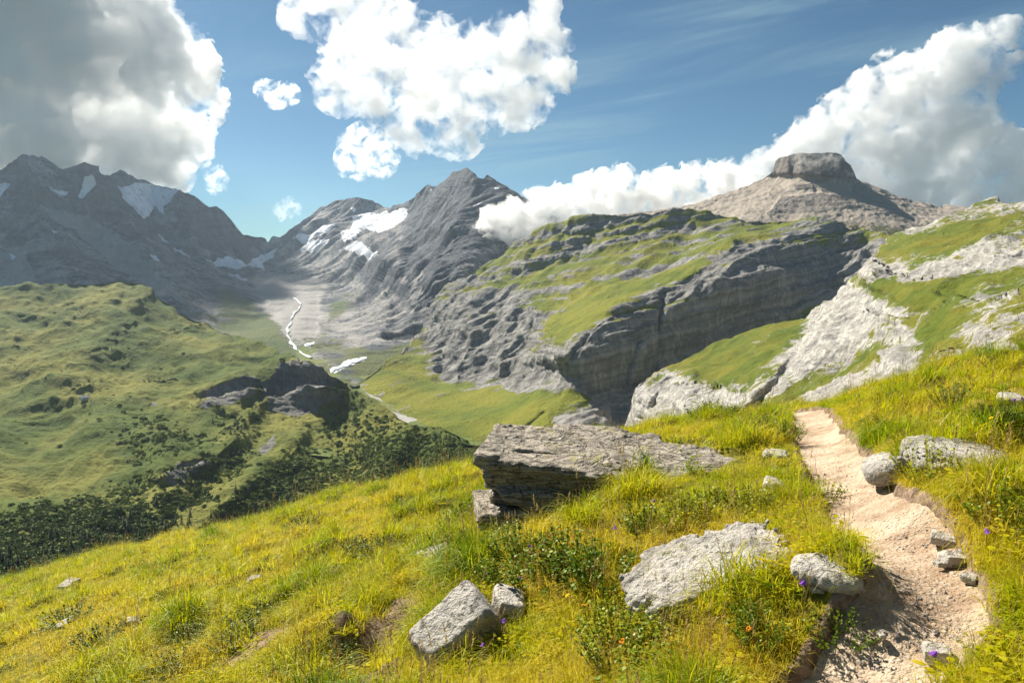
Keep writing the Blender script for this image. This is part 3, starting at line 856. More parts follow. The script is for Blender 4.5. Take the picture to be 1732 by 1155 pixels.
for px, py, h, rad in [(1400, 1000, .13, .42), (620, 1098, -.26, .20), (700, 1035, -.16, .20), (560, 1080, .10, .25), (690, 985, .08, .3), (1432, 1035, .13, .26), (930, 960, .13, .5), (1560, 860, .08, .35), (1000, 880, .06, .9)]:
    q = hit(px, py, ground0)
    MOUNDS.append((q[0], q[1], h, rad))

EDGE = [(689, 1347, 1393), (700, 1346, 1402), (730, 1354, 1414), (760, 1372, 1440), (790, 1388, 1456), (820, 1408, 1477), (850, 1424, 1520), (880, 1444, 1563), (910, 1464, 1600), (940, 1480, 1630), (970, 1492, 1648), (1000, 1492, 1650), (1030, 1480, 1642),
        (1060, 1452, 1630), (1090, 1425, 1612), (1120, 1398, 1570), (1155, 1370, 1510), (1200, 1320, 1450)]
PL = hit([e[1] for e in EDGE], [e[0] for e in EDGE])
PR = hit([e[2] for e in EDGE], [e[0] for e in EDGE])
tail = np.array([-.22, .5, 0]) * np.arange(4, 0, -1)[:, None]                # the path goes on behind the crest
PL = np.concatenate([PL[:1] + tail, PL])
PR = np.concatenate([PR[:1] + tail, PR])
uu = np.linspace(0, len(PL) - 1, 220)
PLs = np.stack([np.interp(uu, range(len(PL)), PL[:, i]) for i in range(2)], -1)
PRs = np.stack([np.interp(uu, range(len(PR)), PR[:, i]) for i in range(2)], -1)
for k in range(10):
    PLs[1:-1] = (PLs[:-2] + 2 * PLs[1:-1] + PLs[2:]) / 4
    PRs[1:-1] = (PRs[:-2] + 2 * PRs[1:-1] + PRs[2:]) / 4
PC = (PLs + PRs) / 2
for k in range(12):
    PC[1:-1] = (PC[:-2] + 2 * PC[1:-1] + PC[2:]) / 4
_t = np.gradient(PC, axis=0)
PT = np.stack([-_t[:, 1], _t[:, 0]], -1) / np.linalg.norm(_t, axis=1, keepdims=True)      # across the path, to the right
PWID = np.maximum(np.abs(((PRs - PLs) * PT).sum(1)) / 2, .22)
for k in range(12):
    PWID[1:-1] = (PWID[:-2] + 2 * PWID[1:-1] + PWID[2:]) / 4


def path_q(x, y):
    """signed distance across the path in half-widths (-1 left edge, +1 right edge)"""
    x, y = np.asarray(x, float).ravel(), np.asarray(y, float).ravel()
    out = np.full(len(x), 9.0)
    near = np.nonzero((x > PC[:, 0].min() - 1.5) & (x < PC[:, 0].max() + 1.5) & (y > PC[:, 1].min() - 1) & (y < PC[:, 1].max() + 1))[0]
    for ch in np.array_split(near, max(1, len(near) // 20000)):
        d2 = (x[ch, None] - PC[None, :, 0]) ** 2 + (y[ch, None] - PC[None, :, 1]) ** 2
        k = np.argmin(d2, 1)
        s = np.sign((x[ch] - PC[k, 0]) * PT[k, 0] + (y[ch] - PC[k, 1]) * PT[k, 1])
        out[ch] = s * np.sqrt(d2[np.arange(len(ch)), k]) / PWID[k]
    return out


def wob(x, y):
    p = np.stack([x, y, np.zeros_like(x)], -1)
    return 0.42 * fbm(p, .45, 4, .6, 200)


def tussock(x, y):
    p = np.stack([x, y, np.zeros_like(x)], -1)
    return np.clip(perlin(p / np.array([.62, .5, 1]), 231) - .12, 0, 1) + .5 * np.clip(perlin(p / .28, 233) - .15, 0, 1)


def relief(x, y):
    p = np.stack([x, y, np.zeros_like(x)], -1)
    r = np.hypot(x, y)
    # little terraces that follow the contour on the left, tussocks everywhere
    con = np.stack([(GA * x + GB * y) / .35, (GB * x - GA * y) / .35, np.zeros_like(x)], -1)
    t = 0.30 * tussock(x, y) + 0.07 * fbm(p, 1.0, 3, .5, 201) + 0.05 * fbm(p, .38, 2, .5, 205) + 0.11 * fbm(con * np.array([1.0, .35, 1]), 1.3, 3, .5, 209) * sstep(-x, -1, 3)
    return t * np.minimum(1, .4 + r / 8)


def meadow_z(x, y, q=None):
    q = path_q(x, y).reshape(np.shape(x)) if q is None else q
    a = np.abs(q) + wob(x, y)
    z = ground1(x, y) + relief(x, y) * sstep(a, 1.05, 2.4)
    return z - 0.14 * (1 - sstep(a, .80, 1.04))


az = np.radians(np.concatenate([np.linspace(-75, -42, 40)[:-1], np.linspace(-42, 42, 600), np.linspace(42, 75, 40)[1:]]))
rr_ = np.concatenate([np.geomspace(.9, 34, 330), np.geomspace(35, 520, 40)])
AZ, RR = np.meshgrid(az, rr_)
GX, GY = RR * np.sin(AZ), RR * np.cos(AZ)
GQ = path_q(GX, GY).reshape(GX.shape)
GZ = meadow_z(GX, GY, GQ)
pos = np.stack([GX, GY, GZ], -1)
soil_px = [(440, 1092, .22), (395, 1120, .18), (620, 1100, .26), (700, 1035, .22), (660, 1060, .2), (470, 1075, .16), (640, 1140, .2)]
soil = 1 - sstep(np.abs(GQ) + wob(GX, GY), 1.0, 1.22)
SOIL = [(*hit(a, b_)[:2], r_) for a, b_, r_ in soil_px]
for x0, y0, r_ in SOIL:
    soil = np.maximum(soil, np.exp(-((GX - x0) ** 2 + (GY - y0) ** 2) / r_ ** 2))

m_gr, n = material('meadow_turf')
pp = n.n('ShaderNodeNewGeometry').outputs['Position']
f1, f2, f3 = n.noise(pp, 14, 6, .65), n.noise(pp, 2.2, 5, .6), n.noise(pp, 60, 4, .6)
turf = n.mix(n.step(f1, .38, .62), (.07, .08, .010), (.17, .15, .018))
turf = n.mix(n.step(f2, .45, .7), turf, (.24, .18, .025))
dirt = n.mix(n.step(f1, .35, .65), (.10, .065, .042), (.27, .19, .135))
dirt = n.mix(n.m('MULTIPLY', n.step(f3, .58, .66), .6), dirt, (.33, .28, .23))
colr = n.mix(n.step(n.m('MULTIPLY_ADD', n.m('SUBTRACT', f1, .5), .7, n.attr('soil')[2]), .40, .60), turf, dirt)
bm_ = n.n('ShaderNodeBump', i_Strength=.9, i_Distance=.02, i_Height=n.m('ADD', f1, n.m('MULTIPLY', f3, .5)))
b = n.n('ShaderNodeBsdfPrincipled', i_Base_Color=colr, i_Roughness=.95, i_Normal=bm_.outputs[0])
b.inputs['Specular IOR Level'].default_value = .1
n.n('ShaderNodeOutputMaterial', i_0=b.outputs[0])
tag(make_mesh('meadow', pos, grid_faces(*GX.shape), [m_gr], dict(soil=soil)), kind='structure')

# --- trodden path
m_pa, n = material('trodden_earth')
pp = n.n('ShaderNodeNewGeometry').outputs['Position']
f1, f2, f3, f4 = n.noise(pp, 9, 6, .62), n.noise(pp, 1.6, 4, .6), n.noise(pp, 48, 5, .6), n.noise(pp, 170, 3, .6)
vor = n.n('ShaderNodeTexVoronoi', i_Vector=pp, i_Scale=42.0)
ec = n.mix(n.step(f1, .36, .66), (.32, .22, .145), (.50, .385, .275))
ec = n.mix(n.m('MULTIPLY', n.step(f2, .42, .66), .75), ec, (.60, .485, .365))
ec = n.mix(n.m('MULTIPLY', n.step(f3, .56, .66), .5), ec, (.19, .13, .09))
ec = n.mix(n.m('MULTIPLY', n.step(n.m('SUBTRACT', n.m('MULTIPLY', f1, .4), vor.outputs['Distance']), -.04, .05), .55), ec, (.55, .50, .44))
hh = n.m('ADD', n.m('MULTIPLY', f3, .7), n.m('ADD', n.m('MULTIPLY', f1, 1.2), n.m('MULTIPLY', f4, .35)))
hh = n.m('SUBTRACT', hh, n.m('MULTIPLY', n.step(vor.outputs['Distance'], .1, .5), .35))
bm_ = n.n('ShaderNodeBump', i_Strength=1.0, i_Distance=.022, i_Height=hh)
b = n.n('ShaderNodeBsdfPrincipled', i_Base_Color=ec, i_Roughness=.95, i_Normal=bm_.outputs[0])
b.inputs['Specular IOR Level'].default_value = .1
n.n('ShaderNodeOutputMaterial', i_0=b.outputs[0])
uq = np.linspace(-1.45, 1.45, 110)
ns = np.linspace(0, len(PC) - 1, 420)
pcx, pcy, pw_ = (np.interp(ns, range(len(PC)), a) for a in (PC[:, 0], PC[:, 1], PWID))
ptx, pty = (np.interp(ns, range(len(PC)), a) for a in (PT[:, 0], PT[:, 1]))
QX, QY = pcx[:, None] + ptx[:, None] * uq * pw_[:, None], pcy[:, None] + pty[:, None] * uq * pw_[:, None]
pq = np.stack([QX, QY, 0 * QX], -1)
aq = np.abs(uq)[None] + wob(QX, QY)
QZ = ground1(QX, QY) - .055 - .035 * (1 - np.minimum(aq, 1) ** 2) + .024 * fbm(pq, .4, 4, .6, 220) + .014 * fbm(pq, .10, 3, .6, 224) - .14 * sstep(aq, .98, 1.3)
tag(make_mesh('path', np.stack([QX, QY, QZ], -1), grid_faces(*QX.shape), [m_pa]), kind='structure')


def path_z(x, y):
    return ground1(x, y) - .085


# ------------------------------------------------------------------ rocks
def rock_material(name, a, b_, dark, lichen, band, lich=.5, off=0.0):
    m, n = material(name)
    tc = n.n('ShaderNodeTexCoord').outputs['Object']
    add = n.n('ShaderNodeVectorMath', operation='ADD', i_0=tc)
    add.inputs[1].default_value = (off, off * 1.7, off * .6)
    p = add.outputs[0]
    f1, f2, f3, f4 = n.noise(p, 5, 7, .65), n.noise(p, 22, 6, .65), n.noise(p, 80, 4, .6), n.noise(p, 2.0, 4, .6)
    bd = n.noise(n.scale(p, (1.0, 1.0, band)), 5, 6, .65)
    c = n.mix(n.step(n.m('ADD', n.m('MULTIPLY', bd, .6), n.m('MULTIPLY', f2, .4)), .36, .62), a, b_)
    c = n.mix(n.m('MULTIPLY', n.step(bd, .56, .66), .6), c, tuple(x * .6 + .02 for x in a))
    c = n.mix(n.m('MULTIPLY', n.step(f2, .53, .62), .8), c, dark)
    lm = n.m('MULTIPLY', n.step(n.m('ADD', n.m('MULTIPLY', f1, .6), n.m('MULTIPLY', f2, .4)), .52, .60), n.step(f4, .42, .58))
    c = n.mix(n.m('MULTIPLY', lm, lich), c, lichen)
    st = n.noise(p, 3.2, 5, .6, .8)
    c = n.mix(n.m('MULTIPLY', n.step(st, .50, .66), .55), c, tuple(x * .55 for x in a))
    c = n.mix(n.m('MULTIPLY', n.step(st, .36, .26), .45), c, (.44, .35, .24))
    if band > 3:                                # open joints along the bedding
        jn = n.noise(n.scale(p, (.5, .5, band * 1.6)), 4, 3, .5, .3)
        jm = n.step(n.m('ABSOLUTE', n.m('SUBTRACT', jn, .5)), .028, .006)
        c = n.mix(n.m('MULTIPLY', jm, .5), c, (.03, .025, .02))
        bd = n.m('SUBTRACT', bd, n.m('MULTIPLY', jm, .5))
    vo = n.n('ShaderNodeTexVoronoi', i_Vector=p, i_Scale=26.0)
    spot = n.m('MULTIPLY', n.step(n.m('SUBTRACT', n.m('MULTIPLY', f1, .55), vo.outputs['Distance']), .02, .10), .6)
    c = n.mix(spot, c, (.50, .47, .41))
    h = n.m('ADD', n.m('MULTIPLY', bd, 1.3), n.m('ADD', n.m('MULTIPLY', f2, .7), n.m('MULTIPLY', f3, .3)))
    bm = n.n('ShaderNodeBump', i_Strength=1.0, i_Distance=.045, i_Height=h)
    s = n.n('ShaderNodeBsdfPrincipled', i_Base_Color=c, i_Roughness=.85, i_Normal=bm.outputs[0])
    s.inputs['Specular IOR Level'].default_value = .25
    n.n('ShaderNodeOutputMaterial', i_0=s.outputs[0])
    return m


M_SCHIST = rock_material('schist', (.23, .195, .155), (.52, .46, .38), (.06, .048, .038), (.36, .33, .09), 5.0, .65)
M_GNEISS = rock_material('gneiss', (.33, .305, .27), (.56, .52, .465), (.10, .082, .066), (.30, .28, .10), 1.6, .5, 3.1)
M_PALE = rock_material('pale_stone', (.34, .31, .27), (.54, .50, .45), (.16, .13, .10), (.36, .33, .16), 1.3, .25, 7.7)


def rot3(rx, ry, rz):
    from mathutils import Euler
    return np.array(Euler([math.radians(a) for a in (rx, ry, rz)]).to_matrix())


def stone_mesh(half, seed, vox, round_=.35, ledge=.0, rough=.08, cuts=7, ell=0.0):
    """a weathered block: rounded box cut by random planes, with bedding ledges and pitting; returns verts, quads (local frame)"""
    half = np.array(half, float)
    L = half.max()
    m = half * 1.25 + .03
    n = np.ceil(2 * m / vox).astype(int)
    g = [(-m[i] + vox * np.arange(n[i])).astype(np.float32) for i in range(3)]
    X, Y, Z = np.meshgrid(*g, indexing='ij')
    p = np.stack([X, Y, Z], -1)
    rd = round_ * half.min()
    q = np.stack([np.abs(X) - half[0] + rd, np.abs(Y) - half[1] + rd, np.abs(Z) - half[2] + rd], -1)
    d = np.linalg.norm(np.maximum(q, 0), axis=-1) + np.minimum(q.max(-1), 0) - rd
    if ell:
        k0 = (np.abs(X / half[0]) ** ell + np.abs(Y / half[1]) ** ell + np.abs(Z / half[2]) ** ell) ** (1 / ell)
        d = np.maximum(d, (k0 - 1) * half.min() * 1.2)
    rg = np.random.default_rng(seed)
    for k in range(cuts):
        nn = rg.normal(size=3) / half
        nn /= np.linalg.norm(nn)
        sup = np.abs(nn * half).sum()
        d = np.maximum(d, p @ nn.astype(np.float32) - sup * rg.uniform(.62, .82))
    band = np.abs(d) < .35 * half.min() + .06
    pb = p[band]
    nz = rough * L * (.8 * fbm(pb, L * .8, 3, .5, seed) + .5 * fbm(pb, L * .22, 3, .55, seed + 7, True) + .22 * fbm(pb, L * .06, 3, .6, seed + 8))
    if ledge:
        pl = pb * np.array([.9, .9, 7.0]) / L
        lz = fbm(pl, 1.0, 4, .62, seed + 3)
        nz = nz + ledge * L * (lz + .35 * np.tanh(6 * fbm(pl * np.array([1, 1, .6]), .9, 2, .5, seed + 4)))
    d[band] += nz
    for ax in range(3):
        s = [slice(None)] * 3
        for e in (0, -1):
            s[ax] = e
            d[tuple(s)] = 1
    gr = openvdb.FloatGrid()
    gr.copyFromArray(d.astype(np.float32))
    v, f = gr.convertToQuads(isovalue=0.0)
    v = v * vox - m
    a, b_, c_ = v[f[:, 0]], v[f[:, 1]], v[f[:, 2]]
    if np.einsum('ij,ij->i', a, np.cross(b_, c_)).sum() < 0:
        f = f[:, ::-1]
    return v, f


FOOT = []          # rock footprints: x, y, half-width, half-depth


def stone(name, box, half_d, half_h, rot, label, mat, seed, vox=.012, sink=.35, cat='rock', lift=0.0, parent=None, ref=None, **kw):
    """box = (px0, px1, base py): width and ground contact as seen; depth and height in metres"""
    x0, x1, yb = box
    g = hit((x0 + x1) / 2, yb) if ref is None else ref
    r = np.hypot(g[0], g[1])
    hw = (x1 - x0) / 2 * r / np.hypot(FPX, (x0 + x1) / 2 - PW / 2)
    fx = np.array([g[0], g[1]]) / r
    v, f = stone_mesh((hw * 1.06, half_d, half_h), seed, vox, **kw)
    v = v @ rot3(*rot).T
    fwd = np.array([fx[0], fx[1], 0])
    rgt = np.array([fx[1], -fx[0], 0])
    w = v[:, :1] * rgt + v[:, 1:2] * fwd + v[:, 2:] * np.array([0, 0, 1.0])
    c = np.array([g[0], g[1], g[2]]) + fwd * half_d * .85
    zc = float(ground1(c[0], c[1])) if ref is None else g[2]
    c[2] = min(zc, g[2] + .2) + half_h * (1 - 2 * sink) + lift
    o = make_mesh(name, w, f, [mat])
    o.location = c
    FOOT.append((c[0], c[1], hw, half_d))
    if parent is not None:
        o.parent = parent
        o.location = Vector(c) - parent.location
    elif label:
        tag(o, label, cat)
    return o


# the layered outcrop: slabs that belong to one rock
g0 = hit(880, 893)
R0 = np.hypot(g0[0], g0[1])
out_e = bpy.data.objects.new('rock_outcrop', None)
COL.objects.link(out_e)
out_e.location = g0
tag(out_e, 'large layered grey schist outcrop with stacked slabs and lichen beside the path', 'rock')
K = R0 / FPX


def slab(x0, x1, yt, yb, back, hd, rot, seed, **kw):
    """a slab of the outcrop: seen from px x0..x1, py yt..yb, standing `back` metres behind the outcrop's front foot"""
    d = R0 + back
    a = P((x0 + x1) / 2, (yt + yb) / 2, d)
    hw = (x1 - x0) / 2 * d / FPX
    hh = (yb - yt) / 2 * d / FPX
    v, f = stone_mesh((hw * 1.08, hd, hh * 1.12), seed, .0105, **kw)
    v = v @ rot3(*rot).T
    fx = a[:2] / np.hypot(a[0], a[1])
    w = v[:, :1] * np.array([fx[1], -fx[0], 0]) + v[:, 1:2] * np.array([fx[0], fx[1], 0]) + v[:, 2:] * np.array([0, 0, 1.0])
    o = make_mesh('slab', w, f, [M_SCHIST], parent=out_e)
    o.location = Vector(a) - out_e.location
    FOOT.append((a[0], a[1], hw, hd))
    return o


LED = dict(ledge=.060, rough=.05, round_=.4, cuts=4)
for k, (x0, x1, yt, yb, bk, hd, rt) in enumerate([
        (814, 1000, 872, 918, .30, .32, (0, 3, 6)), (806, 990, 846, 880, .27, .34, (1, 4, 8)), (834, 1060, 826, 858, .50, .36, (0, 6, 5)),
        (822, 1110, 806, 836, .40, .42, (2, 7, 0)), (838, 1124, 786, 815, .56, .46, (2, 7, 3)), (824, 1080, 764, 794, .44, .44, (4, 8, -4)),
        (832, 1010, 744, 776, .66, .38, (4, 7, -2)), (938, 1122, 744, 778, 1.05, .42, (4, 8, 4)), (960, 1130, 764, 800, .95, .40, (4, 8, 2)),
        (1085, 1294, 792, 850, .70, .40, (8, 2, -6)), (1090, 1240, 778, 818, .95, .34, (8, 5, 0)), (1150, 1296, 782, 828, 1.0, .30, (6, 6, 0)), (1012, 1100, 824, 868, .28, .16, (6, -10, 10))]):
    slab(x0, x1, yt, yb, bk, hd, rt, 301 + k, **LED)

stone('boulder', (1040, 1360, 1050), .29, .075, (9, -20, 14), 'long tilted grey boulder with pitted lichen surface in the near grass', M_GNEISS, 311, .010, sink=.0, lift=.03, ledge=.03, rough=.10, cuts=5, round_=.8, ell=2.5)
stone('boulder', (1338, 1456, 1008), .12, .045, (4, 4, 0), 'low grey stone on the earth bank at the path edge', M_GNEISS, 312, .010, sink=.1, lift=-.045, ledge=.02, rough=.11, cuts=5, round_=.7, ell=2.4)
stone('boulder', (700, 842, 1122), .14, .105, (18, -38, 14), 'blocky pale boulder tipped on edge in the lower meadow', M_GNEISS, 313, .009, sink=.16, rough=.07, cuts=4, round_=.35, lift=.05)
stone('boulder', (830, 885, 1062), .13, .09, (0, 12, 0), 'small brownish boulder behind the tipped block', M_GNEISS, 314, .009, sink=.2, rough=.08, cuts=6)
stone('boulder', (708, 766, 950), .12, .035, (10, -14, 6), 'flat white slab lying in the grass left of the outcrop', M_PALE, 315, .009, sink=.25, rough=.05, cuts=5)
stone('boulder', (760, 802, 980), .10, .055, (0, -10, 0), 'small grey stone below the flat white slab', M_GNEISS, 316, .008, sink=.2, rough=.09, cuts=6)
stone('boulder', (1535, 1732, 806), .28, .075, (6, 5, 0), 'broad low lichened boulder on the slope right of the path', M_GNEISS, 317, .014, sink=.3, ledge=.025, rough=.08, cuts=5, round_=.6, ell=2.5)
stone('boulder', (1460, 1520, 818), .18, .085, (0, -22, 10), 'small dark boulder at the right edge of the path', M_GNEISS, 318, .010, sink=.2, rough=.07, cuts=6, round_=.5, ell=2.6)
stone('boulder', (1290, 1330, 784), .14, .05, (0, 4, 0), 'small rounded stone in the grass left of the upper path', M_GNEISS, 319, .010, sink=.3, rough=.07, cuts=6, round_=.6)
stone('boulder', (1290, 1324, 842), .12, .06, (0, 10, 0), 'little grey stone at the right end of the outcrop', M_GNEISS, 320, .009, sink=.25, rough=.08, cuts=6)
stone('boulder', (1690, 1735, 690), .16, .05, (0, 4, 0), 'small pale stone high on the right slope', M_PALE, 321, .012, sink=.3, rough=.07, cuts=6)
PSTONE = [(1596, 902, 18, 'white angular stone on the right edge of the path'), (1612, 938, 20, 'flat whitish stone at the outer bend of the path'), (1592, 940, 10, 'small chip of stone beside the flat whitish stone'), (1630, 925, 14, 'narrow pale stone at the grass edge of the path'),
          (1640, 965, 14, 'buff stone under the grass at the outer bend'), (1585, 1095, 26, 'pale stone at the foot of the shaded path bend'), (1492, 1060, 9, 'lone light pebble in the shaded hollow of the path'), (1380, 1012, 12, 'stone chip on the earth bank'),
          (230, 1066, 16, 'pale stone far down the left meadow'), (432, 990, 12, 'small white stone in the left meadow'), (110, 1068, 12, 'grey stone near the left edge of the meadow'), (118, 1000, 14, 'pale stone by the left meadow rim')]
for k, (a, b_, s_, lb) in enumerate(PSTONE):
    g = hit(a, b_)
    onp = abs(path_q(np.array([g[0]]), np.array([g[1]]))[0]) < 1.05
    g = np.array([g[0], g[1], path_z(g[0], g[1]) + .03 if onp else g[2] + .02])
    hw = s_ * np.hypot(g[0], g[1]) / FPX
    stone('stone', (a - s_, a + s_, b_), hw * .7, hw * .45, (0, 6, 20 * k), lb, M_PALE, 330 + k, max(hw / 14, .002), sink=.2, cat='stone', ref=g, rough=.08, cuts=8, round_=.25)
M_CHIP = M_PALE
# loose gravel on the trodden earth
pv, pf = [], []
oct_v = np.array([(1, 0, 0), (-1, 0, 0), (0, 1, 0), (0, -1, 0), (0, 0, 1), (0, 0, -1)], float)
oct_f = np.array([(0, 2, 4), (2, 1, 4), (1, 3, 4), (3, 0, 4), (2, 0, 5), (1, 2, 5), (3, 1, 5), (0, 3, 5)])
for k in range(700):
    i = RNG.integers(60, len(PC))
    q = np.clip(RNG.normal(.35, .5), -1.0, 1.02)
    x, y = PC[i] + PT[i] * q * PWID[i]
    s = .003 + .009 * RNG.random() ** 3
    v = oct_v * (s * RNG.uniform(.6, 1.3, (6, 1))) * np.array([1.3, 1, .5])
    a = RNG.random() * 6.3
    v = v @ np.array([[math.cos(a), -math.sin(a), 0], [math.sin(a), math.cos(a), 0], [0, 0, 1]])
    zz_ = float(ground1(x, y)) - .055 - .035 * (1 - q * q) + .001
    pv.append(v + (x, y, zz_))
    pf.append(oct_f + 6 * k)
tag(make_mesh('gravel', np.concatenate(pv), np.concatenate(pf), [M_PALE], smooth=False), kind='stuff')

# ------------------------------------------------------------------ plants
def leaf_material(name, ramp, translucent=.45, attr_kind='INSTANCER', var=.35, gloss=.06):
    """ramp: colours along the tint attribute 0..1"""
    m, n = material(name)
    if attr_kind:
        t = n.attr('tint', attr_kind)[2]
    else:
        t = n.n('ShaderNodeObjectInfo').outputs['Random']
    isl = n.n('ShaderNodeNewGeometry').outputs['Random Per Island']
    t2 = n.m('MULTIPLY_ADD', n.m('SUBTRACT', isl, .5), var, t, clamp=True)
    cr = n.n('ShaderNodeValToRGB', i_0=t2)
    el = cr.color_ramp.elements
    while len(el) < len(ramp):
        el.new(.5)
    for k, c in enumerate(ramp):
        el[k].position = k / (len(ramp) - 1)
        el[k].color = (*c, 1)
    c = cr.outputs[0]
    d = n.n('ShaderNodeBsdfDiffuse', i_0=c)
    tr = n.n('ShaderNodeBsdfTranslucent', i_0=n.mix(1.0, c, (1.0, 1.0, .75), 'MULTIPLY'))
    mx = n.n('ShaderNodeMixShader', i_0=translucent)
    n.put(mx.inputs[1], d.outputs[0])
    n.put(mx.inputs[2], tr.outputs[0])
    gl = n.n('ShaderNodeBsdfGlossy', i_Roughness=.5)
    gl.inputs['Color'].default_value = (.5, .55, .35, 1)
    fr = n.n('ShaderNodeFresnel', i_IOR=1.35)
    mx2 = n.n('ShaderNodeMixShader', i_0=n.m('MULTIPLY', fr.outputs[0], gloss))
    n.put(mx2.inputs[1], mx.outputs[0])
    n.put(mx2.inputs[2], gl.outputs[0])
    n.n('ShaderNodeOutputMaterial', i_0=mx2.outputs[0])
    return m


GRASS_RAMP = [(.07, .15, .005), (.21, .31, .007), (.42, .44, .008), (.57, .50, .012), (.60, .47, .06)]
M_BLADE = leaf_material('grass_blade', GRASS_RAMP, .6)
M_STRAW = leaf_material('dry_stalk', [(.20, .11, .03), (.34, .22, .07), (.42, .30, .12)], .3)
M_SHRUB = leaf_material('shrub_leaf', [(.07, .14, .006), (.17, .23, .010), (.32, .33, .012)], .42, None, .7)
M_SHRUBD = leaf_material('dark_shrub_leaf', [(.022, .05, .008), (.05, .085, .012), (.10, .12, .016)], .3, None, .7)
M_TWIG, n = material('twig_bark')
b = n.n('ShaderNodeBsdfPrincipled', i_Base_Color=n.mix(n.noise(n.n('ShaderNodeTexCoord').outputs['Object'], 60, 4), (.06, .04, .025), (.14, .10, .06)), i_Roughness=.9)
n.n('ShaderNodeOutputMaterial', i_0=b.outputs[0])

PROTO = bpy.data.collections.new('tuft_prototypes')          # not linked: only a source of instances


def to_obj(name, verts, faces, mats, coll=None, fm=None):
    """polygons of mixed size"""
    me = bpy.data.meshes.new(name)
    me.from_pydata([tuple(v) for v in verts], [], faces)
    for m in mats:
        me.materials.append(m)
    if fm is not None:
        me.polygons.foreach_set('material_index', fm)
    o = bpy.data.objects.new(name, me)
    (coll or COL).objects.link(o)
    return o


def blade(V, F, base, az_, lean, L, w, segs=3, curl=1.0):
    i0 = len(V)
    dx, dy = math.cos(az_), math.sin(az_)
    sx_, sy_ = -dy, dx
    for k in range(segs + 1):
        t = k / segs
        a = lean * (t + curl * t * t)
        x = base[0] + dx * L * t * math.sin(a)
        y = base[1] + dy * L * t * math.sin(a)
        z = base[2] + L * t * math.cos(a)
        ww = w * (1 - t) ** .7
        if k == segs:
            V.append((x, y, z))
        else:
            V.append((x - sx_ * ww, y - sy_ * ww, z))
            V.append((x + sx_ * ww, y + sy_ * ww, z))
    for k in range(segs - 1):
        F.append((i0 + 2 * k, i0 + 2 * k + 1, i0 + 2 * k + 3, i0 + 2 * k + 2))
    F.append((i0 + 2 * segs - 2, i0 + 2 * segs - 1, i0 + 2 * segs))


def tuft(name, nb_, h, spread, lean, w, seed, mat=None, heads=0):
    rd = random.Random(seed)
    V, F, fm = [], [], []
    for k in range(nb_):
        a = rd.random() * 6.283
        r = spread * rd.random() ** .6
        base = (r * math.cos(a), r * math.sin(a), -.02)
        blade(V, F, base, a + rd.gauss(0, .7), abs(rd.gauss(lean, lean * .5)) * (0.4 + r / spread), h * rd.uniform(.45, 1.0), w * rd.uniform(.7, 1.2), 3, rd.uniform(.5, 1.3))
    fm = [0] * len(F)
    for k in range(heads):
        a = rd.random() * 6.283
        n0 = len(F)
        top = rd.uniform(1.1, 1.6) * h
        blade(V, F, (0, 0, 0), a, .12, top, .0011, 3, .4)
        x, y, z = V[-1]
        for j in range(7):
            b0 = rd.random() * 6.283
            blade(V, F, (x, y, z - j * .008), b0, .5, .018, .0022, 2, .2)
        fm += [1] * (len(F) - n0)
    to_obj(name, V, F, [mat or M_BLADE, M_STRAW], PROTO, fm)


tuft('tuft_a', 30, .15, .060, .45, .0022, 1)
tuft('tuft_b', 30, .17, .070, .55, .0022, 2)
tuft('tuft_c', 26, .11, .065, .60, .0026, 3)
tuft('tuft_d', 34, .21, .055, .6, .0020, 4, heads=1)
tuft('tuft_e', 22, .085, .070, .8, .0034, 5)
tuft('tuft_f', 18, .20, .050, .40, .0018, 6, M_STRAW, heads=4)


def herb(name, seed, nl=16, L=.05, w=.014, h=.05):
    rd = random.Random(seed)
    V, F = [], []
    for k in range(nl):
        a = rd.random() * 6.283
        b0 = (rd.gauss(0, .03), rd.gauss(0, .03), rd.uniform(0, h))
        i0 = len(V)
        e = rd.uniform(.1, .9)
        l = L * rd.uniform(.6, 1.2)
        for t, ww in ((0, .15), (.35, 1), (.7, .8), (1, 0)):
            x, y, z = b0[0] + math.cos(a) * l * t * math.cos(e), b0[1] + math.sin(a) * l * t * math.cos(e), b0[2] + l * t * math.sin(e) - .3 * l * t * t
            if ww:
                V.append((x - math.sin(a) * w * ww, y + math.cos(a) * w * ww, z))
                V.append((x + math.sin(a) * w * ww, y - math.cos(a) * w * ww, z))
            else:
                V.append((x, y, z))
        F += [(i0, i0 + 1, i0 + 3, i0 + 2), (i0 + 2, i0 + 3, i0 + 5, i0 + 4), (i0 + 4, i0 + 5, i0 + 6)]
    to_obj(name, V, F, [M_BLADE], PROTO)


herb('tuft_g', 11)
herb('tuft_h', 12, 26, .03, .008, .10)


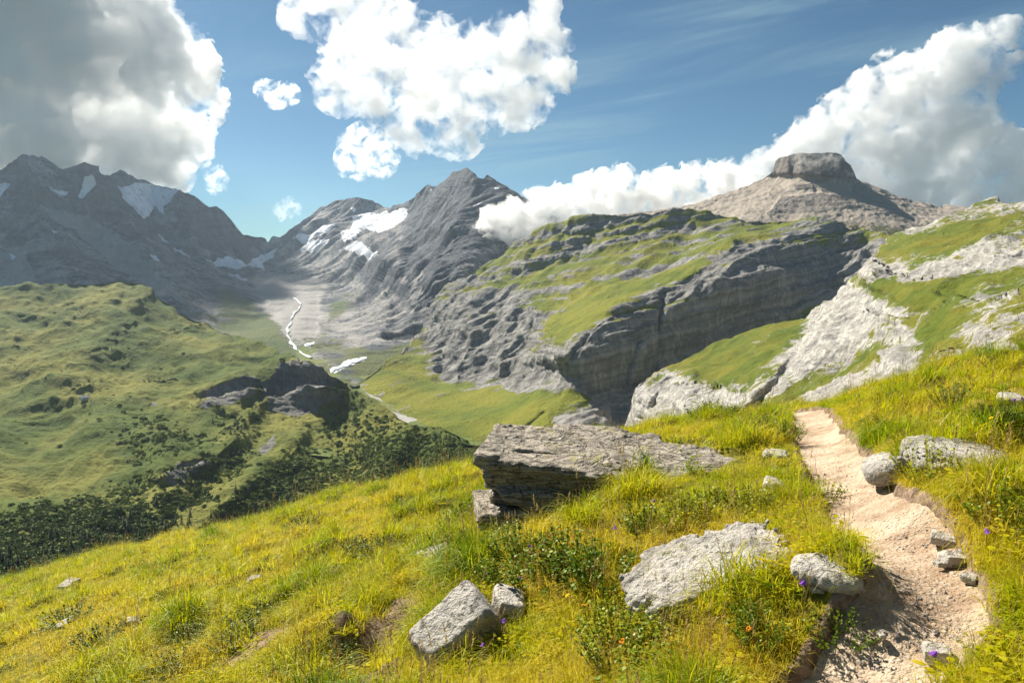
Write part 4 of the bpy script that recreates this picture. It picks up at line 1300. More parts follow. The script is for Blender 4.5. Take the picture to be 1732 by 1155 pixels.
def scatter(name, pts, rot, scl, pick, tint, coll):
    """one object of instances: for what nobody could count"""
    me = bpy.data.meshes.new(name)
    me.vertices.add(len(pts))
    me.vertices.foreach_set('co', np.ascontiguousarray(pts, np.float32).ravel())
    me.attributes.new('rot', 'FLOAT_VECTOR', 'POINT').data.foreach_set('vector', np.ascontiguousarray(rot, np.float32).ravel())
    me.attributes.new('scl', 'FLOAT_VECTOR', 'POINT').data.foreach_set('vector', np.ascontiguousarray(scl, np.float32).ravel())
    me.attributes.new('pick', 'INT', 'POINT').data.foreach_set('value', np.ascontiguousarray(pick, np.int32))
    me.attributes.new('tint', 'FLOAT', 'POINT').data.foreach_set('value', np.ascontiguousarray(tint, np.float32))
    o = bpy.data.objects.new(name, me)
    COL.objects.link(o)
    ng = bpy.data.node_groups.new(name + '_scatter', 'GeometryNodeTree')
    ng.interface.new_socket('Geometry', in_out='INPUT', socket_type='NodeSocketGeometry')
    ng.interface.new_socket('Geometry', in_out='OUTPUT', socket_type='NodeSocketGeometry')
    N, Lk = ng.nodes, ng.links
    gi, go = N.new('NodeGroupInput'), N.new('NodeGroupOutput')
    ci_ = N.new('GeometryNodeCollectionInfo')
    ci_.inputs['Collection'].default_value = coll
    ci_.inputs['Separate Children'].default_value = True
    ci_.inputs['Reset Children'].default_value = True
    ip = N.new('GeometryNodeInstanceOnPoints')
    ip.inputs['Pick Instance'].default_value = True
    for an, ty, sock in (('rot', 'FLOAT_VECTOR', 'Rotation'), ('scl', 'FLOAT_VECTOR', 'Scale'), ('pick', 'INT', 'Instance Index')):
        na = N.new('GeometryNodeInputNamedAttribute')
        na.data_type = ty
        na.inputs['Name'].default_value = an
        if sock == 'Rotation':
            er = N.new('FunctionNodeEulerToRotation')
            Lk.new(na.outputs[0], er.inputs[0])
            Lk.new(er.outputs[0], ip.inputs[sock])
        else:
            Lk.new(na.outputs[0], ip.inputs[sock])
    Lk.new(gi.outputs[0], ip.inputs['Points'])
    Lk.new(ci_.outputs[0], ip.inputs['Instance'])
    Lk.new(ip.outputs[0], go.inputs[0])
    md = o.modifiers.new('scatter', 'NODES')
    md.node_group = ng
    tag(o, kind='stuff')
    return o


NG = 74000
r_ = (1.5 ** 1.2 + RNG.random(NG) * (36 ** 1.2 - 1.5 ** 1.2)) ** (1 / 1.2)
r_[:9000] = RNG.uniform(1.9, 5.0, 9000)
a_ = np.radians(RNG.uniform(-46, 44, NG))
x_, y_ = r_ * np.sin(a_), r_ * np.cos(a_)
q_ = path_q(x_, y_)
p2 = np.stack([x_, y_, 0 * x_], -1)
clump = fbm(p2, .45, 3, .5, 240) * .6 + 1.3 * tussock(x_, y_) - .1
keep = (np.abs(q_) + wob(x_, y_)) > 1.0 + .12 * RNG.random(NG)
keep |= (np.abs(q_) < 1) & (RNG.random(NG) < .05) & (perlin(p2 / .5, 260) > .25)
for fx_, fy_, hw_, hd_ in FOOT:
    u2 = np.array([fx_, fy_]) / np.hypot(fx_, fy_)
    lx, ly = (x_ - fx_) * u2[1] - (y_ - fy_) * u2[0], (x_ - fx_) * u2[0] + (y_ - fy_) * u2[1]
    keep &= (lx / (hw_ * .72)) ** 2 + (ly / (hd_ * .70)) ** 2 > 1
for x0, y0, rs in SOIL:
    keep &= ((x_ - x0) ** 2 + (y_ - y0) ** 2 > (rs * .9) ** 2) | (RNG.random(NG) < .25)
x_, y_, r_, clump, p2, q_ = (v[keep] for v in (x_, y_, r_, clump, p2, q_))
z_ = meadow_z(x_, y_, q_)
kN = len(x_)
sz = (.75 + .55 * np.clip(clump * 2 + .2, -.6, 1)) * RNG.uniform(.75, 1.25, kN) * (1 + .012 * r_)
sz *= np.where(np.abs(q_) < 1, .4, 1) * np.where((np.abs(q_) >= 1) & (np.abs(q_) < 1.35), .75, 1)
tint = .70 + .55 * fbm(p2, 2.6, 3, .55, 244) + .45 * perlin(p2 / .6, 248) + RNG.normal(0, .13, kN) + .10 * sstep(-x_, -2, 4) - .55 * np.clip(tussock(x_, y_), 0, .6)
pick = RNG.choice(8, kN, p=[.26, .18, .20, .11, .11, .01, .07, .06])
pick = np.where(clump > .22, RNG.choice([1, 3, 0], kN), pick)
rot_ = np.stack([RNG.normal(0, .14, kN), RNG.normal(0, .14, kN), RNG.random(kN) * 6.283], -1)
scatter('grass', np.stack([x_, y_, z_], -1), rot_, np.stack([sz * 1.05, sz * 1.05, sz * RNG.uniform(.8, 1.2, kN)], -1), pick, np.clip(tint, 0, 1), PROTO)


# ------------------------------------------------------------------ low shrubs beside the rocks: each a thing with leaves and stems
def shrub_mesh(seed, ns_, H, R, leaf, per):
    rd = random.Random(seed)
    LV, LF, SV, SF = [], [], [], []
    for k in range(ns_):
        a, rr0 = rd.random() * 6.283, R * rd.random() ** .55
        bx_, by_ = .45 * rr0 * math.cos(a), .45 * rr0 * math.sin(a)
        tx, ty, tz_ = rr0 * math.cos(a) + rd.gauss(0, .02), rr0 * math.sin(a) + rd.gauss(0, .02), H * (1 - .5 * (rr0 / R) ** 2) * rd.uniform(.7, 1.1)
        i0 = len(SV)
        for (cx_, cy_, cz_, w_) in ((bx_, by_, -.05, .0028), (tx, ty, tz_, .0009)):
            for j in range(3):
                SV.append((cx_ + w_ * math.cos(j * 2.094), cy_ + w_ * math.sin(j * 2.094), cz_))
        for j in range(3):
            SF.append((i0 + j, i0 + (j + 1) % 3, i0 + 3 + (j + 1) % 3, i0 + 3 + j))
        for j in range(per):
            t = .35 + .65 * (j + rd.random()) / per
            c = (bx_ + (tx - bx_) * t, by_ + (ty - by_) * t, -.05 + (tz_ + .05) * t)
            aa, e = rd.random() * 6.283, rd.uniform(-.2, 1.0)
            l = leaf * rd.uniform(.7, 1.25)
            d_ = (math.cos(aa) * math.cos(e), math.sin(aa) * math.cos(e), math.sin(e))
            s_ = (-math.sin(aa), math.cos(aa), rd.gauss(0, .3))
            i0 = len(LV)
            for t1, w1 in ((0.05, 0), (.45, .38), (1.0, 0), (.45, -.38)):
                LV.append(tuple(c[m_] + d_[m_] * l * t1 + s_[m_] * l * w1 for m_ in range(3)))
            LF.append((i0, i0 + 1, i0 + 2, i0 + 3))
    fo_ = bpy.data.meshes.new('foliage')
    fo_.from_pydata(LV, [], LF)
    st_ = bpy.data.meshes.new('stems')
    st_.from_pydata(SV, [], SF)
    st_.materials.append(M_TWIG)
    return fo_, st_


SH = [shrub_mesh(s, 60, .24, .24, .022, 13) for s in (1, 2, 3)]
SHD = [shrub_mesh(s, 70, .20, .26, .018, 13) for s in (11, 12)]
for f_, _ in SH:
    f_.materials.append(M_SHRUB)
for f_, _ in SHD:
    f_.materials.append(M_SHRUBD)


def shrub(px, py, size, label, dark=False, k=0, flat=1.0):
    g = hit(px, py)
    g[2] = float(meadow_z(np.array([g[0]]), np.array([g[1]]))[0])
    e = bpy.data.objects.new('low_shrub', None)
    COL.objects.link(e)
    e.location = g
    e.rotation_euler = (0, 0, k * 1.3)
    e.scale = (size, size, size * flat)
    tag(e, label, 'shrub', 'low shrubs in the meadow')
    f_, s_ = (SHD if dark else SH)[k % (2 if dark else 3)]
    for nm, me in (('foliage', f_), ('stem', s_)):
        o = bpy.data.objects.new(nm, me)
        COL.objects.link(o)
        o.parent = e


SHRUBS = [
    (905, 985, 1.15, 'bright leafy shrub under the left foot of the layered outcrop', 0), (965, 965, 1.0, 'bright leafy shrub in front of the dark hollow of the outcrop', 0),
    (860, 950, .8, 'small leafy shrub at the outcrop\'s lower left corner', 0), (1010, 1000, 1.0, 'leafy shrub between the outcrop and the long tilted boulder', 0),
    (1095, 905, .8, 'green leafy shrub above the long boulder\'s left end', 0), (1155, 900, .9, 'green leafy shrub behind the middle of the long boulder', 0),
    (1215, 880, .85, 'dense green shrub behind the top of the long boulder', 0), (1265, 868, .7, 'green shrub right behind the long boulder\'s crest', 0),
    (1045, 1085, .8, 'yellow-green shrub below the long boulder\'s left tip', 0), (1062, 1130, .9, 'yellow-green shrub at the bottom edge under the long boulder', 0),
    (1130, 1075, .6, 'small leafy shrub against the lower face of the long boulder', 0), (800, 895, .85, 'dark leafy bush touching the left end of the outcrop', 1),
    (845, 1000, .7, 'leafy shrub growing over the tipped block', 0), (770, 905, .55, 'small bush between the outcrop and the flat white slab', 1),
    (435, 1068, .75, 'dark clump above the bare soil in the lower left meadow', 1), (330, 1080, .6, 'dark clump left of the bare soil patch', 1), (525, 897, .95, 'wide dark bush near the rim of the left meadow', 1), (505, 910, .6, 'dark bush just left of the wide rim bush', 1),
    (640, 940, .75, 'dark clump in the middle of the left meadow', 1), (600, 935, .5, 'smaller dark clump beside the mid-meadow one', 1), (690, 862, .8, 'dark clump near the meadow rim left of the outcrop', 1),
    (395, 1100, .55, 'dark clump at the left of the bare soil', 1), (120, 1060, .9, 'dark bush low in the far left meadow', 1), (180, 1090, .8, 'dark bush at the lower left beside pale stones', 1), (300, 1145, .6, 'dark bush at the bottom edge in the left meadow', 1),
    (1205, 712, 1.3, 'rounded dark tussock on the skyline left of the path', 1), (1290, 745, .9, 'green clump on the crest just left of the path', 0), (1330, 745, .8, 'bushy clump at the left path edge near the crest', 0),
    (1390, 825, .7, 'bushy grass clump overhanging the left path edge', 0), (1580, 815, .9, 'bright yellow-green shrub right of the small path boulder', 0), (1700, 745, .55, 'dark bush behind the broad boulder on the right slope', 1), (1520, 688, .7, 'dark bush on the slope right of the path crest', 1),
    (1700, 625, .8, 'dark bush on the right skyline of the meadow', 1), (1145, 770, .8, 'dark brownish clump behind the outcrop', 1), (1620, 690, .9, 'yellow-green plant in the grass above the broad boulder', 0),
    (1420, 1045, .55, 'tufted shrub on the earth bank above the shaded path', 0), (1290, 1085, .6, 'low shrub in the grass below the long boulder', 0), (560, 1120, .6, 'small dark plant by the eroded soil hole', 1), (1700, 890, .8, 'bright shrub at the right edge of the picture', 0)]
for k, (px, py, s_, lb, dk) in enumerate(SHRUBS):
    shrub(px, py, s_ * (1.45 if dk else 1.15), lb, bool(dk), k, .8 if dk else .95)


# ------------------------------------------------------------------ flowers
def flat_mat(name, c, tr=.3):
    m, n = material(name)
    d = n.n('ShaderNodeBsdfDiffuse', i_0=c)
    t = n.n('ShaderNodeBsdfTranslucent', i_0=c)
    mx = n.n('ShaderNodeMixShader', i_0=tr)
    n.put(mx.inputs[1], d.outputs[0])
    n.put(mx.inputs[2], t.outputs[0])
    n.n('ShaderNodeOutputMaterial', i_0=mx.outputs[0])
    return m


M_PURPLE, M_YELLOW, M_ORANGE, M_GREEN = flat_mat('purple_petal', (.30, .10, .62)), flat_mat('yellow_petal', (.75, .50, .02)), flat_mat('orange_petal', (.75, .30, .03)), flat_mat('stem_green', (.10, .15, .02))


def flower_meshes(bell):
    V, F = [], []
    for k in range(6):                                # petals
        a = k * math.pi / 3
        i0 = len(V)
        prof = [(.001, .0), (.006, -.006), (.0075, -.014), (.011, -.019)] if bell else [(.001, 0), (.006, .003), (.010, .003), (.013, -.001)]
        for (r0, z0), w0 in zip(prof, (.25, .55, .55, .12)):
            for s0 in (-1, 1):
                aa = a + s0 * w0
                V.append((r0 * math.cos(aa), r0 * math.sin(aa), z0))
        for j in range(3):
            F.append((i0 + 2 * j, i0 + 2 * j + 1, i0 + 2 * j + 3, i0 + 2 * j + 2))
    me = bpy.data.meshes.new('blossom')
    me.from_pydata(V, [], F)
    V, F = [], []
    n_ = 7
    for k in range(n_):
        t = k / (n_ - 1)
        for j in range(4):
            V.append((.012 * t * t + .0011 * math.cos(j * 1.571), .0011 * math.sin(j * 1.571), -.20 * (1 - t)))
    for k in range(n_ - 1):
        for j in range(4):
            F.append((4 * k + j, 4 * k + (j + 1) % 4, 4 * k + 4 + (j + 1) % 4, 4 * k + 4 + j))
    st = bpy.data.meshes.new('stem')
    st.from_pydata(V, [], F)
    st.materials.append(M_GREEN)
    return me, st


FL = {}
for kind, bell, mt in (('purple', True, M_PURPLE), ('yellow', False, M_YELLOW), ('orange', False, M_ORANGE)):
    me, st = flower_meshes(bell)
    me.materials.append(mt)
    FL[kind] = (me, st)


def flower(px, py, kind, label, size=1.0):
    g = hit(px, py + 34)
    r = np.hypot(g[0], g[1])
    dx, dy, dz = (float(c) for c in px_dir(px, py))
    top = np.array([dx * r, dy * r, dz * r])
    g = np.array([top[0], top[1], float(meadow_z(np.array([top[0]]), np.array([top[1]]))[0])])
    h = max(top[2] - g[2], .10)
    e = bpy.data.objects.new(kind + '_flower', None)
    COL.objects.link(e)
    e.location = g
    e.rotation_euler = (0, 0, px * .37)
    tag(e, label, 'flower', kind + ' flowers in the meadow')
    me, st = FL[kind]
    s = bpy.data.objects.new('stem', st)
    s.scale = (1, 1, h / .19)
    s.location = (0, 0, h)
    o = bpy.data.objects.new('blossom', me)
    o.location = (.012, 0, h)
    o.scale = (1.25 * size,) * 3
    o.rotation_euler = (.5, .3, 0)
    for c in (s, o):
        COL.objects.link(c)
        c.parent = e


for a, b_, lb in [(895, 919, 'purple bell flower on the shrub in front of the outcrop'), (878, 973, 'purple bell flower low in the shrub left of centre'), (1043, 889, 'purple bell flower in the grass in front of the outcrop'), (1107, 845, 'pale purple flower against the right slab of the outcrop'),
                  (1362, 990, 'purple flower under the low stone on the earth bank'), (856, 1046, 'purple flower beside the tipped block'), (820, 1088, 'purple flower below the tipped block'), (1672, 898, 'purple flower in the grass right of the path'),
                  (1716, 674, 'purple flower by the pale stone on the right slope'), (1727, 671, 'outermost purple flower on the right slope'), (1040, 770, 'purple flower on the slope behind the outcrop'), (824, 968, 'tiny purple flower left of the shrubs'), (1580, 1102, 'lilac flower at the foot of the path bend')]:
    flower(a, b_, 'purple', lb)
for a, b_, kd, lb in [(966, 980, 'orange', 'orange flower in the shrubs left of the long boulder'), (992, 1024, 'orange', 'orange flower near the long boulder\'s left tip'), (1010, 1046, 'yellow', 'yellow flower just left of the long boulder\'s tip'), (962, 1005, 'yellow', 'yellow flower among the central shrubs'),
                      (729, 1022, 'yellow', 'yellow flower above the tipped block'), (1675, 723, 'yellow', 'yellow flower on the slope above the broad boulder'), (1050, 1082, 'orange', 'orange flower below the long boulder'), (1268, 1068, 'orange', 'reddish orange flower in the grass below the long boulder')]:
    flower(a, b_, kd, lb)

# ------------------------------------------------------------------ scrub, conifers and hut on the left hill
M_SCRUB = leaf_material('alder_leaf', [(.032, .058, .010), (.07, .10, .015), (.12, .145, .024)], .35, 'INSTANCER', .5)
SCRUB = bpy.data.collections.new('scrub_prototypes')
for s in range(4):
    rd = random.Random(50 + s)
    V, F = [], []
    for k in range(150):
        u, a = rd.random(), rd.random() * 6.283
        el = math.asin(u ** .8)
        rr0 = rd.uniform(.72, 1.08)
        c = np.array([math.cos(a) * math.cos(el), math.sin(a) * math.cos(el), math.sin(el) * .85]) * rr0
        t1 = np.array([rd.gauss(0, 1) for _ in range(3)])
        t1 /= np.linalg.norm(t1)
        t2 = np.cross(t1, c + np.array([rd.gauss(0, .4) for _ in range(3)]))
        t2 /= max(np.linalg.norm(t2), 1e-6)
        l = rd.uniform(.14, .3)
        i0 = len(V)
        for p_, q_2 in ((-1, 0), (0, -.7), (1, 0), (0, .7)):
            V.append(tuple(c + t1 * l * p_ + t2 * l * q_2))
        F.append((i0, i0 + 1, i0 + 2, i0 + 3))
    to_obj('bush_%d' % s, V, F, [M_SCRUB], SCRUB)

hPX, hPY, hX = hi_d[0], hi_d[1], hi_d[2]
dens = np.zeros(hPX.shape)
for pts, v_ in [([(-100, 960), (0, 925), (90, 880), (135, 825), (230, 800), (330, 835), (430, 800), (560, 775), (640, 742), (720, 745), (830, 765), (850, 880), (-100, 1120)], 1.0), ([(195, 735), (260, 715), (345, 735), (330, 772), (230, 775)], .8),
                ([(330, 765), (400, 742), (430, 790), (400, 812), (340, 832), (300, 830)], .9), ([(560, 660), (600, 680), (700, 722), (690, 765), (580, 765), (566, 700)], .45), ([(375, 690), (440, 692), (430, 742), (380, 742)], .6),
                ([(100, 660), (180, 640), (260, 680), (180, 740)], .12), ([(700, 730), (800, 740), (820, 760), (740, 800)], .7), ([(560, 700), (440, 780), (480, 800), (600, 770)], .3)]:
    dens = np.maximum(dens, v_ * poly(hPX, hPY, pts, 16))
dens *= sstep(fbm(hX, 55, 4, .6, 301), -.55, .30)
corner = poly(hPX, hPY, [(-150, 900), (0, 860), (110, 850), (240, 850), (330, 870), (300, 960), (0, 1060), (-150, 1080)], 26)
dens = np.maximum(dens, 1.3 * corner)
for pts in ([(505, 735), (460, 775), (410, 815), (370, 850), (320, 880)], [(400, 742), (350, 772), (280, 795)], [(240, 930), (300, 880), (330, 862)]):
    d, _ = pline(hPX, hPY, pts)
    dens *= sstep(d, 4, 14)
w = np.where(hPY > hi_top[0][1], dens, 0) * 1.0
w[:12] = 0
w = (w + .004 * (hPY > 560)).ravel() * np.clip(hX[..., 2] > -600, 0, 1).ravel()
NBUSH = 22000
ids = RNG.choice(len(w), NBUSH, p=w / w.sum())
bp = hX.reshape(-1, 3)[ids] + np.stack([RNG.normal(0, 1.6, NBUSH), RNG.normal(0, 1.6, NBUSH), np.full(NBUSH, -.6)], -1)
bs = (.9 + 3.2 * RNG.random(NBUSH) ** 1.6) * np.where(RNG.random(NBUSH) < .1, 1.4, 1)
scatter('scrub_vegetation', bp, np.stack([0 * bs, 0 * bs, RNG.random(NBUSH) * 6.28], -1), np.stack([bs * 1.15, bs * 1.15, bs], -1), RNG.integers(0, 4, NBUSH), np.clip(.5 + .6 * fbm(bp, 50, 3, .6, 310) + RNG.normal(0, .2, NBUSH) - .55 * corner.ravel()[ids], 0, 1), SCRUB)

M_NEEDLE = leaf_material('spruce_needles', [(.014, .028, .010), (.026, .042, .014), (.04, .055, .018)], .12, None, .5)


def spruce_meshes(seed):
    rd = random.Random(seed)
    V, F = [], []
    H = 1.0
    for t in range(15):
        z0 = .10 + .88 * t / 15
        L = .20 * (1 - z0) ** .8 + .012
        for j in range(9):
            a = rd.random() * 6.283
            l = L * rd.uniform(.7, 1.15)
            i0 = len(V)
            ca, sa = math.cos(a), math.sin(a)
            for (tt, ww, dz) in ((0, .10, .03), (.5, .30, -.005), (1, .03, -.05)):
                for s0 in (-1, 1):
                    V.append((ca * l * tt - sa * l * ww * s0, sa * l * tt + ca * l * ww * s0, z0 + dz * (1.2 - z0) - abs(s0) * .004))
            F += [(i0, i0 + 1, i0 + 3, i0 + 2), (i0 + 2, i0 + 3, i0 + 5, i0 + 4)]
    cr = bpy.data.meshes.new('crown')
    cr.from_pydata(V, [], F)
    cr.materials.append(M_NEEDLE)
    V, F = [], []
    for k, (z0, r0) in enumerate(((-.05, .020), (.4, .013), (.97, .002))):
        for j in range(6):
            V.append((r0 * math.cos(j * 1.047), r0 * math.sin(j * 1.047), z0))
    for k in range(2):
        for j in range(6):
            F.append((6 * k + j, 6 * k + (j + 1) % 6, 6 * k + 6 + (j + 1) % 6, 6 * k + 6 + j))
    tr = bpy.data.meshes.new('trunk')
    tr.from_pydata(V, [], F)
    tr.materials.append(M_TWIG)
    return cr, tr


SPR = [spruce_meshes(s) for s in (1, 2, 3)]
TREES = [(400, 830), (252, 850), (265, 845), (236, 858), (221, 870), (205, 930), (212, 938), (172, 850), (140, 905), (152, 915), (330, 838), (342, 842), (352, 836), (295, 800), (318, 816), (362, 792), (372, 800), (385, 790), (392, 782), (404, 770),
         (378, 715), (388, 722), (396, 728), (404, 716), (412, 722), (366, 700), (360, 712), (300, 870), (286, 880), (320, 880), (356, 868), (60, 930), (80, 945), (30, 960), (100, 960), (48, 975), (120, 940), (176, 960), (190, 955), (228, 945), (110, 925), (15, 945),
         (760, 775), (752, 780), (768, 782), (745, 790), (776, 770), (572, 770), (584, 776), (600, 768), (640, 770), (520, 800), (536, 812), (500, 826), (470, 850), (430, 862), (446, 872), (660, 776), (690, 770), (716, 784), (400, 880), (380, 895), (350, 905)] + [(random.uniform(-10, 330), 0) for _ in range(80)]
TREES = [(a, b_ if b_ else random.uniform(905 - .12 * a, 985 - .26 * a)) for a, b_ in TREES]
for k, (px, py) in enumerate(TREES):
    b0 = project(hi_d, px, py)
    e = bpy.data.objects.new('spruce_tree', None)
    COL.objects.link(e)
    e.location = b0 - np.array([0, 0, .5])
    hgt = random.uniform(9, 17)
    e.scale = (hgt * random.uniform(.8, 1.1),) * 2 + (hgt,)
    e.rotation_euler = (0, 0, random.random() * 6.28)
    if px > 560:
        zone = 'on the right spur of the green hill near the outcrop'
    elif 280 < px < 410 and 760 < py < 850:
        zone = 'around the small cliff halfway down the green hill'
    elif 355 < px < 420 and py < 740:
        zone = 'left below the dark rock knob of the green hill'
    elif px > 410:
        zone = 'in the scrub between the rock knob and the meadow rim'
    elif px < 160:
        zone = 'in the shady lower left corner of the green hill'
    else:
        zone = 'in the scrub at the foot of the green hill'
    tag(e, 'dark slender spruce ' + zone, 'tree', 'spruces ' + zone)
    for nm, me in (('crown', SPR[k % 3][0]), ('trunk', SPR[k % 3][1])):
        o = bpy.data.objects.new(nm, me)
        COL.objects.link(o)
        o.parent = e

hb = project(hi_d, 146, 683)
he = bpy.data.objects.new('alpine_hut', None)
COL.objects.link(he)
he.location = hb
he.rotation_euler = (0, 0, .5)
tag(he, 'tiny pale alpine hut alone on the green hillside', 'hut')
m_hw, m_hr = flat_mat('hut_plaster', (.62, .60, .56), 0), flat_mat('hut_roof_sheet', (.42, .42, .43), 0)
hv = [(x, y, z) for z in (-2, 4) for y in (-4, 4) for x in (-7, 7)]
wl = to_obj('wall', hv + [(-7, 0, 6.6), (7, 0, 6.6)], [(0, 1, 5, 4), (2, 6, 7, 3), (0, 4, 8, 6, 2), (1, 3, 7, 9, 5)], [m_hw])
rf = to_obj('roof', [(-7.6, -4.8, 3.6), (7.6, -4.8, 3.6), (7.6, 0, 7.0), (-7.6, 0, 7.0), (-7.6, 4.8, 3.6), (7.6, 4.8, 3.6), (-7.6, -4.8, 3.3), (7.6, -4.8, 3.3), (7.6, 0, 6.7), (-7.6, 0, 6.7), (-7.6, 4.8, 3.3), (7.6, 4.8, 3.3)],
            [(0, 1, 2, 3), (3, 2, 5, 4), (7, 6, 9, 8), (8, 9, 10, 11), (0, 6, 7, 1), (4, 5, 11, 10), (0, 3, 9, 6), (3, 4, 10, 9), (1, 7, 8, 2), (2, 8, 11, 5)], [m_hr])
dr = to_obj('door', [(-1, -4.06, -1), (.6, -4.06, -1), (.6, -4.06, 2.2), (-1, -4.06, 2.2), (-1, -3.9, -1), (.6, -3.9, -1), (.6, -3.9, 2.2), (-1, -3.9, 2.2)], [(0, 1, 2, 3), (0, 3, 7, 4), (1, 5, 6, 2), (3, 2, 6, 7)], [M_TWIG])
for o in (wl, rf, dr):
    o.parent = he

# ------------------------------------------------------------------ clouds: billowing closed shells filled with scattering droplets
def cloud_material(name, density, aniso=0.55, grain=0.0, gap=.40):
    m, n = material(name)
    v = n.n('ShaderNodeVolumePrincipled')
    v.inputs['Color'].default_value = (0.9995, 0.9995, 0.9995, 1)
    v.inputs['Density'].default_value = density
    v.inputs['Anisotropy'].default_value = aniso
    if grain:                                   # uneven droplets: thin and thick billows
        f = n.noise(n.n('ShaderNodeTexCoord').outputs['Object'], 1 / grain, 4.0, 0.62, 0.4)
        n.put(v.inputs['Density'], n.m('MULTIPLY', n.step(f, gap, gap + .26), density))
    n.n('ShaderNodeOutputMaterial', i_Volume=v.outputs[0])
    return m


def cloud(name, blobs, d, label, density, vox, seed, depth=0.6, big=0.55, fine=0.55, aniso=0.55, wisp=0.0, ns=1.0, grain=0.0, gap=.40):
    """blobs: (px, py, radius px); d: distance; vox: voxel in px. Built in a frame that faces the viewer's bearing of its middle."""
    b = np.array(blobs, float)
    cx, cy = (b[:, 0] * b[:, 2]).sum() / b[:, 2].sum(), (b[:, 1] * b[:, 2]).sum() / b[:, 2].sum()
    dx, dy, _ = px_dir(cx, cy)
    fwd, rgt = np.array([dx, dy, 0]), np.array([dy, -dx, 0])
    C = P(b[:, 0], b[:, 1], d)
    scale = d / np.hypot(FPX, cx - PW / 2)                 # metres per pixel
    R = b[:, 2] * scale
    rr = np.random.default_rng(seed)
    loc = np.stack([C @ rgt, rr.uniform(-.5, .5, len(b)) * R * depth, C[:, 2]], -1)
    base = C @ fwd
    f0 = base.mean()
    h = vox * scale
    lo = (loc - R[:, None] * 1.5).min(0)
    hi = (loc + R[:, None] * 1.5).max(0)
    lo[1], hi[1] = (loc[:, 1] - R * depth * 1.5).min(), (loc[:, 1] + R * depth * 1.5).max()
    n = np.ceil((hi - lo) / h).astype(int)
    g = [lo[i] + h * np.arange(n[i]) for i in range(3)]
    f = np.full(tuple(n), -1.0, np.float32)
    for c, r in zip(loc, R):
        sl = []
        for i in range(3):
            e = r * 1.5 * (depth if i == 1 else 1)
            a0 = max(int((c[i] - e - lo[i]) / h), 0)
            a1 = min(int((c[i] + e - lo[i]) / h) + 2, n[i])
            sl.append(slice(a0, a1))
        q = [((g[i][sl[i]] - c[i]) / (r * (depth if i == 1 else 1))).astype(np.float32) for i in range(3)]
        dd = np.sqrt(q[0][:, None, None] ** 2 + q[1][None, :, None] ** 2 + q[2][None, None, :] ** 2)
        f[tuple(sl)] = np.maximum(f[tuple(sl)], 1 - dd)
    idx = np.argwhere(f > -0.5)
    p = (np.stack([g[i][idx[:, i]] for i in range(3)], -1) / scale / ns).astype(np.float32)      # px units
    warp = np.stack([perlin(p / 45, seed + 50), perlin(p / 45 + 9, seed + 51), perlin(p / 45 + 19, seed + 52)], -1)
    pw = p + 14 * warp
    nz = big * (1 - 2.4 * np.abs(perlin(pw / 48, seed))) * 0.6 + big * perlin(pw / 70, seed + 9) * 0.7
    nz = nz + fine * 0.42 * (1 - 2.6 * np.abs(perlin(pw / 21, seed + 1)))
    nz = nz + fine * 0.24 * (1 - 2.6 * np.abs(perlin(pw / 10, seed + 2)))
    nz = nz + fine * 0.13 * (1 - 2.6 * np.abs(perlin(pw / 5.0, seed + 3)))
    f2 = np.full(f.shape, -1.0, np.float32)
    f2[tuple(idx.T)] = f[tuple(idx.T)] + nz - 0.28 - wisp
    for ax in range(3):                                      # closed at the box
        s = [slice(None)] * 3
        for e in (0, -1):
            s[ax] = e
            f2[tuple(s)] = -1
    gr = openvdb.FloatGrid()
    gr.copyFromArray(-f2)
    v, q = gr.convertToQuads(isovalue=0.0)
    v = v * h + lo
    W3 = rgt[None] * v[:, :1] + fwd[None] * (v[:, 1:2] + f0) + np.array([0, 0, 1.0])[None] * v[:, 2:3]
    a, b_, c_ = W3[q[:, 0]], W3[q[:, 1]], W3[q[:, 2]]
    if np.einsum('ij,ij->i', a - W3.mean(0), np.cross(b_ - W3.mean(0), c_ - W3.mean(0))).sum() < 0:
        q = q[:, ::-1]
    c0 = W3.mean(0)
    o = make_mesh(name, W3 - c0, q, [cloud_material(name + '_droplets', density, aniso, grain * scale, gap)])
    if grain:
        o.data.materials[0].cycles.volume_step_rate = 0.35
    o.location = c0
    tag(o, label, 'cloud', 'clouds over the mountains')
    print('CLOUD', name, n, len(q), 'y', W3[:, 1].min(), W3[:, 1].max(), flush=True)
    return o


cloud('cumulus_cloud', [(60, 60, 130), (0, 160, 135), (120, 130, 125), (195, 110, 105), (255, 130, 90), (300, 160, 58), (240, 205, 85), (170, 225, 75), (80, 230, 85), (265, 262, 52), (292, 300, 30), (312, 235, 42), (338, 165, 34),
                        (150, 20, 110), (60, -40, 140), (232, 62, 62), (-120, 100, 180), (-100, -60, 200), (-60, 220, 110), (310, 110, 40), (205, 285, 34), (140, 270, 45)], 7300,
      'huge grey cumulus cloud with white rim over the left range', 0.015, 3.7, 3, depth=.5, big=.7, fine=.7, aniso=.35, ns=1.25, wisp=-.08, grain=105, gap=.33)
cloud('cumulus_cloud', [(505, 12, 30), (530, 30, 26), (560, -5, 34), (610, -5, 55), (655, 50, 48), (620, 105, 58), (580, 135, 42), (700, 110, 58), (760, 110, 58), (800, 150, 60), (720, 165, 60), (840, 115, 52), (900, 112, 52), (925, 75, 36), (865, 60, 32),
                        (925, 18, 24), (770, 215, 40), (695, 222, 34), (765, 250, 16), (880, 168, 38), (640, 190, 24), (735, 50, 16)], 8600,
      'bright white torn cumulus cloud in the middle of the sky', 0.0085, 2.4, 13, depth=.5, big=.6, fine=.75, aniso=.3, wisp=-.12, grain=42)
